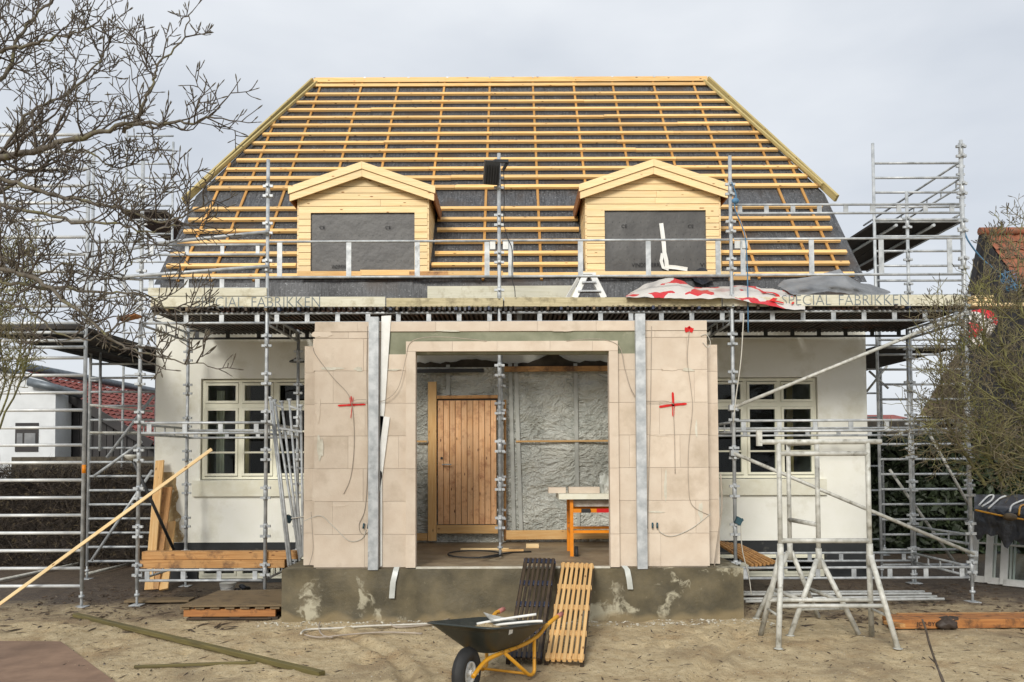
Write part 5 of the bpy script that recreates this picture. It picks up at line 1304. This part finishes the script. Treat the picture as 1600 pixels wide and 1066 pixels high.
# ---- cables and conduit on the sand
def gcable(pts, r_, mt, lab):
    part('ground_cable', MB().path(smooth_path([PZ(x, y, .02) for x, y in pts], 5), r_, 6), M[mt], None, lab, 'cable')
gcable([(470, 990), (480, 984), (520, 982), (580, 978), (640, 976), (700, 973)], .012, 'cable_white', 'pale conduit lying along the foot of the porch base')
gcable([(476, 992), (500, 996), (540, 992), (600, 988), (660, 990)], .009, 'cable', 'grey cable lying on the sand nearer the camera')
gcable([(500, 972), (498, 982), (505, 993), (520, 996)], .009, 'cable', 'short curved cable end on the sand')
gcable([(610, 973), (620, 980), (670, 976), (702, 967)], .01, 'cable', 'dark conduit reaching towards the wheelbarrow')
# ---- blue ropes
part('rope', MB().path(smooth_path([P(1505, 352, 12.4), P(1512, 375, 12.4), P(1535, 405, 12.5), P(1560, 425, 12.6), P(1578, 440, 12.6), P(1592, 448, 12.6)]), .012, 6), M['blue'], None, 'blue rope slung from the right scaffold tower', 'rope')
m = MB(); rg2 = random.Random(6)
for k in range(7):
    pts = [P(1560+rg2.uniform(0, 35), 422+rg2.uniform(0, 30)+(18 if j > 3 else 0), 12.6+rg2.uniform(-.1, .1)) for j in range(6)]; m.path(smooth_path(pts, 4), .007, 5)
part('rope_tangle', m, M['blue'], None, 'tangle of blue rope at the end of the slung rope', 'rope')
part('rope', MB().path(smooth_path([P(1143, 285, SF-.06), P(1150, 305, SF-.06), P(1148, 325, SF-.08), P(1158, 350, SF-.06), P(1165, 375, SF-.05), P(1168, 432, SF-.06), P(1169, 520, SF-.07)]), .008, 6), M['blue'], None, 'blue rope hanging down the scaffold tube by the right dormer', 'rope')
part('rope_knot', MB().sphere(P(1149, 314, SF-.08), .05, 8, 6, (1, .8, .8)), M['blue'], None, 'blue rope knot by the right dormer', 'rope')

# ================================================================== neighbours
def pantile(mb, A, along, down, n_al, n_dn, pw, pl, amp=.03):
    al = along.normalized(); dn = down.normalized(); up = al.cross(dn)
    if up.z < 0: up = -up
    for r_ in range(n_dn):
        rows_ = []
        for e in (0, 1):
            row = []
            for i in range(n_al*4+1):
                row.append(A+al*(i*pw/4)+dn*(pl*(r_+e*1.08))+up*(amp*math.sin(i*math.pi/2)*.8+(.0 if e else -.03)+.012*noise.noise(V((i*.4, r_*3., 1)))))
            rows_.append(row)
        mb.grid(rows_)
nl = thing('neighbour_house', P(60, 800, 21), 'white neighbour house with red tiled roof and black gable at far left', 'house')
Y0 = 20.0
A = P(46, 578, Y0); B = P(243, 692, Y0)
m = MB(); pantile(m, A+V((0, -.2, 0)), V((0, 1, 0)), B-A, 34, 16, .3, (B-A).length/15.2); part('roof', m, M['tile'], nl)
m = MB(); m.path([A+V((0, -.25, .05)), A+V((0, 10.4, .05))], .11, 8); part('ridge_tiles', m, M['gutter'], nl)
w0 = P(87, 720, Y0).x
part('boarded_gable', MB().prism([(w0, Y0, -.2), (B.x-.1, Y0, -.2), (B.x-.1, Y0, B.z-.15), (A.x, Y0, A.z-.15), (w0-1, Y0, A.z-.9), (w0-1, Y0, -.2)], (0, 10, 0)), M['blackboard'], nl)
for k in range(16):
    x = w0+.1+k*.17; zt_ = A.z+(B.z-A.z)*(x-A.x)/(B.x-A.x)-.2
    part('gable_board', MB().bb(x, x+.15, Y0-.03-.01*(k % 2), Y0-.002, .0, zt_), M['blackboard'], nl)
plank('verge_board', A+V((.2, -.22, -.18)), B+V((0, -.22, -.06)), .04, .22, M['blackboard'], nl)
Yw = 19.2
part('white_wall', MB().prism([(P(-120, 700, Yw).x, Yw, -.2), (P(87, 700, Yw).x, Yw, -.2), (P(87, 605, Yw).x, Yw, P(87, 606, Yw).z), (P(44, 578, Yw).x, Yw, P(44, 590, Yw).z), (P(-120, 545, Yw).x, Yw, P(-120, 548, Yw).z)], (0, .7, 0)), M['white_wall'], nl)
m = MB(); m.path([P(-120, 541, Yw-.1), P(44, 588, Yw-.1)], .06, 8); part('verge', m, M['gutter'], nl)
m = MB(); m.path([P(45, 597, Yw-.15), P(88, 607, Yw-.1), P(126, 617, Yw+.6)], .1, 10); part('gutter', m, M['gutter'], nl)
wn = part('window', MB().bb(P(24, 700, Yw).x, P(60, 700, Yw).x, Yw-.02, Yw-.004, P(40, 706, Yw).z, P(40, 661, Yw).z), M['blackboard'], nl)
for x0, x1 in ((27, 36), (39, 56)): part('pane', MB().bb(P(x0, 700, Yw).x, P(x1, 700, Yw).x, Yw-.03, Yw-.024, P(40, 696, Yw).z, P(40, 677, Yw).z), M['grey_tarp'], wn)  # opaque mid-grey panes: the reflection in the glass is painted as colour
lw = MB(); lw.bb(P(18, 715, 17).x, HX0-.5, 17, 17.3, 0, P(100, 714, 17).z); part('garden_wall', lw, M['render_dark'], None, 'low dark garden wall before the left neighbour house', 'wall')
def hedge(nm, x0, x1, y0, y1, z0, z1, n, s, mt, lab, seed, bulge=.25):
    r_ = random.Random(seed); m = MB(); vs = []; fs_ = []
    m.bb(x0+.2, x1-.2, y0+.35, y1, z0, z1-.25)
    for i in range(n):
        x = r_.uniform(x0, x1); f = r_.random()**.6
        if r_.random() < .25: y = r_.uniform(y0, y1); z = z1-r_.uniform(0, .3)+bulge*noise.noise(V((x*.8, y, seed)))
        else: z = r_.uniform(z0, z1); y = y0+.45*(1-f)+bulge*noise.noise(V((x*.9, z*1.2, seed)))
        c = V((x, y, z)); d = V((r_.gauss(0, 1), r_.gauss(0, .6), r_.gauss(0, 1))).normalized(); e = d.cross(V((r_.gauss(0, 1), r_.gauss(0, 1), r_.gauss(0, 1)))).normalized()
        a = s*r_.uniform(.6, 1.5); b = vs.__len__(); wd = a*(.05 if mt == 'hedge' else .42); a *= (1.7 if mt == 'hedge' else 1)
        vs += [c-d*a, c+e*wd, c+d*a, c-e*wd]; fs_.append((b, b+1, b+2, b+3))
    m.add(vs, fs_); return part(nm, m, M[mt], None, lab, 'hedge')
hedge('bare_hedge', P(-80, 780, 14.5).x, HX0-.25, 14.2, 15.6, 0, P(100, 729, 14.2).z, 9000, .1, 'hedge', 'dark leafless hedge behind the left scaffold', 3)
hedge('evergreen_hedge', HX1+1.3, P(1750, 780, 15.5).x, 15.6, 17.4, 0, P(1500, 684, 15.6).z, 12000, .085, 'evergreen', 'tall dark evergreen hedge behind the right scaffold', 5, .4)
gw = MB(); gw.bb(HX1+.5, HX1+2.2, 17.8, 18.1, 0, P(1390, 738, 17.8).z); part('grey_wall', gw, M['render_dark'], None, 'low grey wall between the house and the evergreen hedge', 'wall')
# right neighbour with orange tiles
rn = thing('tiled_house', P(1600, 800, 22), 'orange tiled house with black gable at the upper right edge', 'house')
A = P(1536, 366, 22.0); Fz = A.z-3.6; E_ = V((A.x, 19.0, Fz))
m = MB(); pantile(m, A+V((.05, 0, .03)), V((1, 0, 0)), E_-A, 26, 13, .3, (E_-A).length/12.5); part('roof', m, M['tile_orange'], rn)
m = MB(); m.path([A+V((-.1, 0, .08)), A+V((8, 0, .08))], .11, 8); part('ridge_tiles', m, M['tile_orange'], rn)
part('gable_wall', MB().prism([(A.x+.05, 19.2, -.2), (A.x+.05, 19.2, Fz+.1), (A.x+.05, 22, A.z-.1), (A.x+.05, 23.3, A.z-3.2), (A.x+.05, 23.3, -.2)], (7.5, 0, 0)), M['blackboard'], rn)
for k in range(16):
    y = 19.35+k*.25; zt_ = A.z-.12-(abs(22-y)*(1.2 if y < 22 else 2.4)); part('gable_board', MB().bb(A.x+.0, A.x+.047, y, y+.22, 2.0, zt_), M['blackboard'], rn)
plank('verge_board', A+V((-.02, 0, 0)), V((A.x-.02, 23.3, A.z-3.1)), .05, .25, M['blackboard'], rn)
bn = thing('brown_roofed_house', P(1520, 800, 27), 'old house with brown weathered roof behind the right shrub', 'house')
q = [P(1502, 538, 28.5), P(1760, 538, 28.5), P(1760, 668, 25.5), P(1436, 650, 25.5)]
m = MB(); m.grid([[q[0].lerp(q[3], j/8).lerp(q[1].lerp(q[2], j/8), i/20)+V((0, .05*noise.noise(V((i*.7, j*.9, 2))), .06*noise.noise(V((i*.5, j*.8, 7))))) for i in range(21)] for j in range(9)]); part('roof', m, M['thatch'], bn)
part('wall', MB().bb(q[3].x+.3, q[2].x, 26, 30, 0, q[3].z), M['render_dark'], bn)
ch_ = thing('brick_house', P(1360, 700, 40), 'distant red brick house just visible beyond the right gable', 'house')
part('wall', MB().bb(P(1330, 700, 40).x, P(1420, 700, 40).x, 40, 44, 0, P(1360, 655, 40).z), M['brick'], ch_)
part('roof', MB().prism([(P(1325, 700, 40).x, 39.7, P(1360, 656, 40).z), (P(1425, 700, 40).x, 39.7, P(1360, 656, 40).z), (P(1420, 700, 40).x, 41.5, P(1360, 646, 40).z), (P(1330, 700, 40).x, 41.5, P(1360, 646, 40).z)], (0, .3, -.2)), M['tile'], ch_)
part('chimney', MB().bb(P(1357, 700, 40).x, P(1367, 700, 40).x, 40.8, 41.4, P(1360, 660, 40).z, P(1360, 640, 40).z), M['brick'], ch_)

# ================================================================== trees
class Tree:
    def __init__(s, seed): s.r = random.Random(seed); s.limb = MB(); s.twig = MB(); s.bud = MB()
    def bd(s, p, d, L):
        d = d.normalized(); s.bud.path([p, p+d*L*.4, p+d*L*.75, p+d*L], [L*.06, L*.10, L*.08, L*.012], 5, False)
    def grow(s, p, d, L, r, lev, upb=.1, bud=.045, dens=1.0, tmin=.0028):
        R_ = s.r; n = max(3, int(L/.06)); st = L/n; pts = [p]; rad = [r]; d = d.normalized(); dirs = [d]
        for i in range(n):
            d = (d+V((R_.gauss(0, .26), R_.gauss(0, .2), R_.gauss(0, .24)+upb))).normalized()
            p = p+d*st; pts.append(p); rad.append(max(tmin*.75, r*(1-.6*(i+1)/n)*(1.12 if i % 3 == 1 else 1))); dirs.append(d)
        s.twig.path(pts, rad, 5 if r > .006 else 4, False)
        s.bd(p, d, bud*R_.uniform(.7, 1.3))
        if lev > 0:
            k = max(1, int(round(R_.uniform(2.2, 3.9)*dens))); sg0 = R_.choice((-1, 1)); vw = V((R_.gauss(0, .25), -1, R_.gauss(0, .25)))
            for j in range(k):
                t = .22+.72*(j+R_.uniform(.1, .9))/k; i = min(int(t*n), n-1); b = pts[i].lerp(pts[i+1], t*n-i); dd = dirs[i+1]
                sg0 = -sg0; sd_ = (dd.cross(vw).normalized()*sg0+V((0, R_.gauss(0, .45), 0))).normalized()
                nd_ = (dd*R_.uniform(.45, .85)+sd_*.75+V((0, 0, .25))).normalized()
                s.grow(b, nd_, L*R_.uniform(.38, .66)*(1.05-.35*t), max(tmin, rad[i]*.7), lev-1, upb*1.15, bud, dens, tmin)
    def bough(s, pts, r0_, r1_, lev=2, sub=(.25, .6), spacing=.1, upb=.1, bud=.045, dens=1.0, start=.1, tmin=.003):
        sp = smooth_path(pts, 6); n = len(sp)
        sp = [q+V((s.r.gauss(0, .008), s.r.gauss(0, .01), s.r.gauss(0, .008))) for q in sp]
        rad = [r0_+(r1_-r0_)*(i/(n-1))**.8 for i in range(n)]
        s.limb.path(sp, rad, 8, False)
        tot = sum((sp[i+1]-sp[i]).length for i in range(n-1)); k = int(tot/spacing)
        for j in range(k):
            t = start+(1-start)*(j+s.r.random())/k; i = min(int(t*(n-1)), n-2); b = sp[i]; dd = (sp[i+1]-sp[i]).normalized()
            sd_ = dd.cross(V((s.r.gauss(0, .5), s.r.choice((-1, 1))*1.0+s.r.gauss(0, .3), s.r.gauss(0, .5)))).normalized()
            nd_ = (dd*s.r.uniform(.4, 1.0)+sd_*s.r.uniform(.5, .95)+V((0, s.r.gauss(0, .3), .15))).normalized()
            s.grow(b, nd_, s.r.uniform(*sub)*(1.15-.5*t), max(tmin*1.5, rad[i]*.5), lev, upb, bud, dens, tmin)
        s.grow(sp[-1], sp[-1]-sp[-2], sub[0], r1_, 1, upb, bud, dens, tmin)
T = Tree(21)
def bl(pts, d0, d1): return [P(x, y, d0+(d1-d0)*i/(len(pts)-1)) for i, (x, y) in enumerate(pts)]
TX = V((-5.3, 6.6, 0))
left = [([(-250, 330), (-90, 262), (0, 247), (60, 233), (130, 214), (210, 196), (280, 192), (335, 184)], 6.3, 5.8, .036, .006, 2, (.3, .62), .085),
        ([(195, 205), (222, 170), (238, 130), (245, 105), (285, 62), (297, 20)], 6.0, 5.9, .014, .004, 2, (.2, .42), .075),
        ([(-250, 200), (-60, 90), (0, 80), (50, 70), (105, 54), (150, 40)], 6.4, 6.0, .024, .004, 2, (.25, .5), .075),
        ([(-250, 280), (-100, 150), (0, 130), (30, 60), (60, 20), (110, -20)], 6.4, 6.6, .024, .006, 2, (.3, .55), .075),
        ([(-250, 300), (-80, 265), (0, 279), (76, 303), (137, 315), (203, 330), (263, 348), (320, 316)], 6.3, 5.7, .024, .005, 2, (.25, .55), .085),
        ([(-250, 330), (-80, 310), (0, 320), (100, 343), (177, 350), (228, 362), (275, 352)], 6.2, 5.7, .02, .004, 2, (.2, .45), .09),
        ([(-250, 440), (-80, 405), (0, 419), (60, 440), (116, 480), (152, 511), (190, 540), (250, 560), (325, 572)], 6.1, 5.5, .024, .0035, 2, (.18, .36), .12),
        ([(-250, 450), (-80, 425), (0, 441), (80, 448), (152, 456), (218, 460), (275, 485), (310, 480)], 6.2, 5.7, .018, .0035, 2, (.15, .36), .1),
        ([(-250, 380), (-80, 350), (0, 250), (40, 180), (100, 150), (150, 100), (165, 75)], 6.5, 6.3, .02, .004, 2, (.25, .5), .09),
        ([(-250, 380), (-60, 330), (0, 300), (60, 262), (120, 232), (180, 262), (220, 250)], 6.6, 6.3, .016, .004, 2, (.2, .42), .09),
        ([(-250, 420), (-60, 380), (0, 400), (50, 430), (110, 412), (170, 430), (215, 405)], 6.4, 6.0, .014, .004, 2, (.2, .4), .1),
        ([(-250, 480), (-60, 470), (0, 470), (50, 490), (90, 520), (140, 530), (200, 500)], 6.3, 6.0, .014, .004, 2, (.2, .36), .1)]
def trunk(tr, x, y, z1, r, name_r=0):
    pts = [V((x, y, -.1)), V((x+.03, y, .6)), V((x-.05, y+.05, 1.5)), V((x+.05, y, 2.5)), V((x, y+.05, z1))]
    tr.path(smooth_path(pts, 6), [r*(1.25 if i == 0 else 1-.55*i/24) for i in range(25)], 12)
tx = P(-250, 400, 6.4).x
trunk_m = MB(); trunk(trunk_m, tx, 6.4, 4.6, .13)
for pts, d0, d1, ra, rb_, lv, sub, spc in left:
    T.bough(bl(pts, d0, d1), ra*1.1, rb_, lv, (sub[0]*1.1, sub[1]*1.2), spc*1.7, upb=.08, dens=1.0, bud=.045, tmin=.0042, start=.22 if pts[0][0] < 0 else .05)
tr_ = thing('magnolia_tree', (tx, 6.4, 0), 'bare budding tree with mossy boughs reaching in from the left', 'tree')
part('trunk', trunk_m, M['bark_moss'], tr_); part('boughs', T.limb, M['bark'], tr_); part('crown', T.twig, M['twig'], tr_, kind='stuff'); part('buds', T.bud, M['bud'], tr_, kind='stuff')
# farther thin shrub on the left
T2 = Tree(5)
for k in range(6):
    x = -30+k*12; T2.bough([P(-60+k*6, 720, 9.2), P(x, 600, 9.2), P(x+T2.r.uniform(-20, 40), 480, 9.3), P(x+T2.r.uniform(-10, 60), T2.r.uniform(340, 420), 9.4)], .014, .004, 2, (.25, .5), .1, .12, .03, 1.0, .3, .004)
s2 = thing('thin_shrub', P(-20, 900, 9.2), 'thin leafless shrub at the left edge behind the boughs', 'shrub')
part('stems', T2.limb, M['bark_moss'], s2); part('crown', T2.twig, M['twig_pale'], s2, kind='stuff')
# right shrub
T3 = Tree(33); bx, by = P(1880, 900, 9.3).x, 9.3
b0 = V((bx, by, 0))
tg = [(1440, 620), (1452, 560), (1465, 480), (1480, 640), (1500, 520), (1445, 690), (1530, 450), (1560, 560), (1590, 480), (1550, 640), (1510, 690), (1600, 600), (1470, 715), (1580, 690), (1430, 655), (1450, 520), (1460, 590), (1540, 520), (1575, 620), (1445, 690), (1520, 600), (1490, 690), (1550, 670), (1600, 540)]
for k, (x, y) in enumerate(tg):
    e = P(x, y, 9.3+T3.r.uniform(-.6, .7)); mid = b0.lerp(e, .5)+V((.05, 0, .35+.25*T3.r.random())); q1 = b0+V((T3.r.uniform(-.1, .1), T3.r.uniform(-.1, .1), .5+.3*T3.r.random()))
    T3.bough([b0+V((0, 0, .05)), q1, mid, e], .028, .005, 2, (.35, .75), .135, .05, .045, 1.0, .3, .0036)
for x, yb_, yt_ in ((1470, 700, 470), (1560, 600, 350), (1592, 540, 330), (1535, 600, 380), (1500, 700, 560)):
    T3.bough([P(x+70, yb_+60, 9.4), P(x+12, yb_-40, 9.4), P(x, (yb_+yt_)/2, 9.4), P(x+6, yt_, 9.5)], .02, .004, 2, (.22, .5), .09, .12, .045, 1.0, .2, .0036)
s3 = thing('bare_shrub', b0, 'big tangled leafless shrub with greenish twigs on the right', 'shrub')
m = MB(); m.path([b0+V((0, 0, -.1)), b0+V((0, 0, .4)), b0+V((.02, 0, .9))], [.14, .11, .07], 12); part('trunk', m, M['bark_moss'], s3)
part('stems', T3.limb, M['bark_moss'], s3); part('crown', T3.twig, M['twig_pale'], s3, kind='stuff'); part('buds', T3.bud, M['bud'], s3, kind='stuff')
for k, (p, q_) in enumerate((((-40, 915), (211, 862)), ((135, 897), (208, 880)))):
    tag(pipe('scaffold_tube', PZ(*p, .03), PZ(*q_, .03), .024, M['galv_old']), ('long', 'short')[k]+' scaffold tube lying on the ground below the left tower', 'tube', 'tubes lying on the ground')
# lone twig at the bottom right
tw = MB(); g0 = P(1441, 968, 4.2)
tw.path(smooth_path([P(1490, 1110, 4.15), P(1474, 1066, 4.15), P(1462, 1035, 4.2), P(1452, 1005, 4.2), P(1447, 985, 4.2), P(1441, 968, 4.2)]), [.008]*6+[.006]*10+[.005]*10, 7)
tw.path([P(1462, 1036, 4.2), P(1455, 1030, 4.2), P(1451, 1026, 4.2)], [.005, .004, .002], 5)
tw.path([P(1490, 1110, 4.15), V((P(1490, 1110, 4.15).x, 4.15, 0))], .008, 7)
part('sapling', tw, M['twig'], None, 'single bare stem poking up in the right foreground', 'sapling')

# ================================================================== litter on the ground
rd = random.Random(77)
def litter(nm, n, fn, mt, lab, cat):
    m = MB()
    for k in range(n):
        x, y, s_, asp = fn()
        a = rd.uniform(0, 6.28); c = V((x, y, gz(x, y)+s_*.15)); ax = V((math.cos(a), math.sin(a), rd.uniform(-.15, .15))); ay = V((-math.sin(a), math.cos(a), rd.uniform(-.2, .2)))
        hx_, hy_, hz_ = s_*asp, s_*rd.uniform(.4, .9), s_*rd.uniform(.2, .5)
        vs_ = [c-ax*hx_, c+ay*hy_, c+ax*hx_*rd.uniform(.6, 1), c-ay*hy_*rd.uniform(.6, 1), c+V((0, 0, hz_))]
        m.add(vs_, [(0, 4, 1), (1, 4, 2), (2, 4, 3), (3, 4, 0)][::1])
        m.f[-4:] = [tuple(reversed(f)) for f in m.f[-4:]]
    part(nm, m, mt, None, lab, cat, kind='stuff')
def f_twigs():
    if rd.random() < .12: return rd.choice((-1, 1))*rd.uniform(2.9, 6.3), rd.uniform(8.9, 11.9), rd.uniform(.015, .035), rd.choice((2, 4, 6))
    y = rd.uniform(5.5, 11.5); return rd.uniform(-6.5, 6.5), y, rd.uniform(.006, .016), rd.choice((1.3, 2, 4, 6))
def f_chips():
    if rd.random() < .6: return rd.uniform(bx0-.3, bx1+.3), PYB-abs(rd.gauss(0, .16))-.02, rd.uniform(.006, .018)*rd.choice((1, 1, 1.7)), 1
    return rd.uniform(-6, 6), rd.uniform(5.6, 11), rd.uniform(.004, .012), 1
def f_clod():
    if rd.random() < .5: return rd.uniform(-6.5, -2.4), rd.uniform(9.6, 12), rd.uniform(.01, .04), 1.2
    return rd.uniform(2.6, 7), rd.uniform(9.3, 12), rd.uniform(.01, .045), 1.3
litter('ground_litter', 2600, f_twigs, M['dark_wood'], 'dark twigs and bark bits strewn over the sand', 'litter')
litter('plaster_chips', 1100, f_chips, M['mortar'], 'pale plaster chips scattered along the porch base', 'rubble')
litter('mud_clods', 700, f_clod, surf('mud_clods', lin('4e4033', .75), lin('66543f', .75), 20, .8, 0, .5, 40), 'dark mud clods near the scaffold feet', 'mud')
litter('pebbles', 1600, lambda: (rd.uniform(-6.5, 6.5), rd.uniform(5.4, 11.5), rd.uniform(.005, .016), 1.0), M['pebble'], 'small grey stones scattered in the sand', 'stones')
litter('sand_lumps', 2600, lambda: (rd.uniform(-6.5, 6.5), rd.uniform(5.4, 10.5), rd.uniform(.005, .014), 1.1), M['ground'], 'small sandy lumps all over the yard', 'sand')
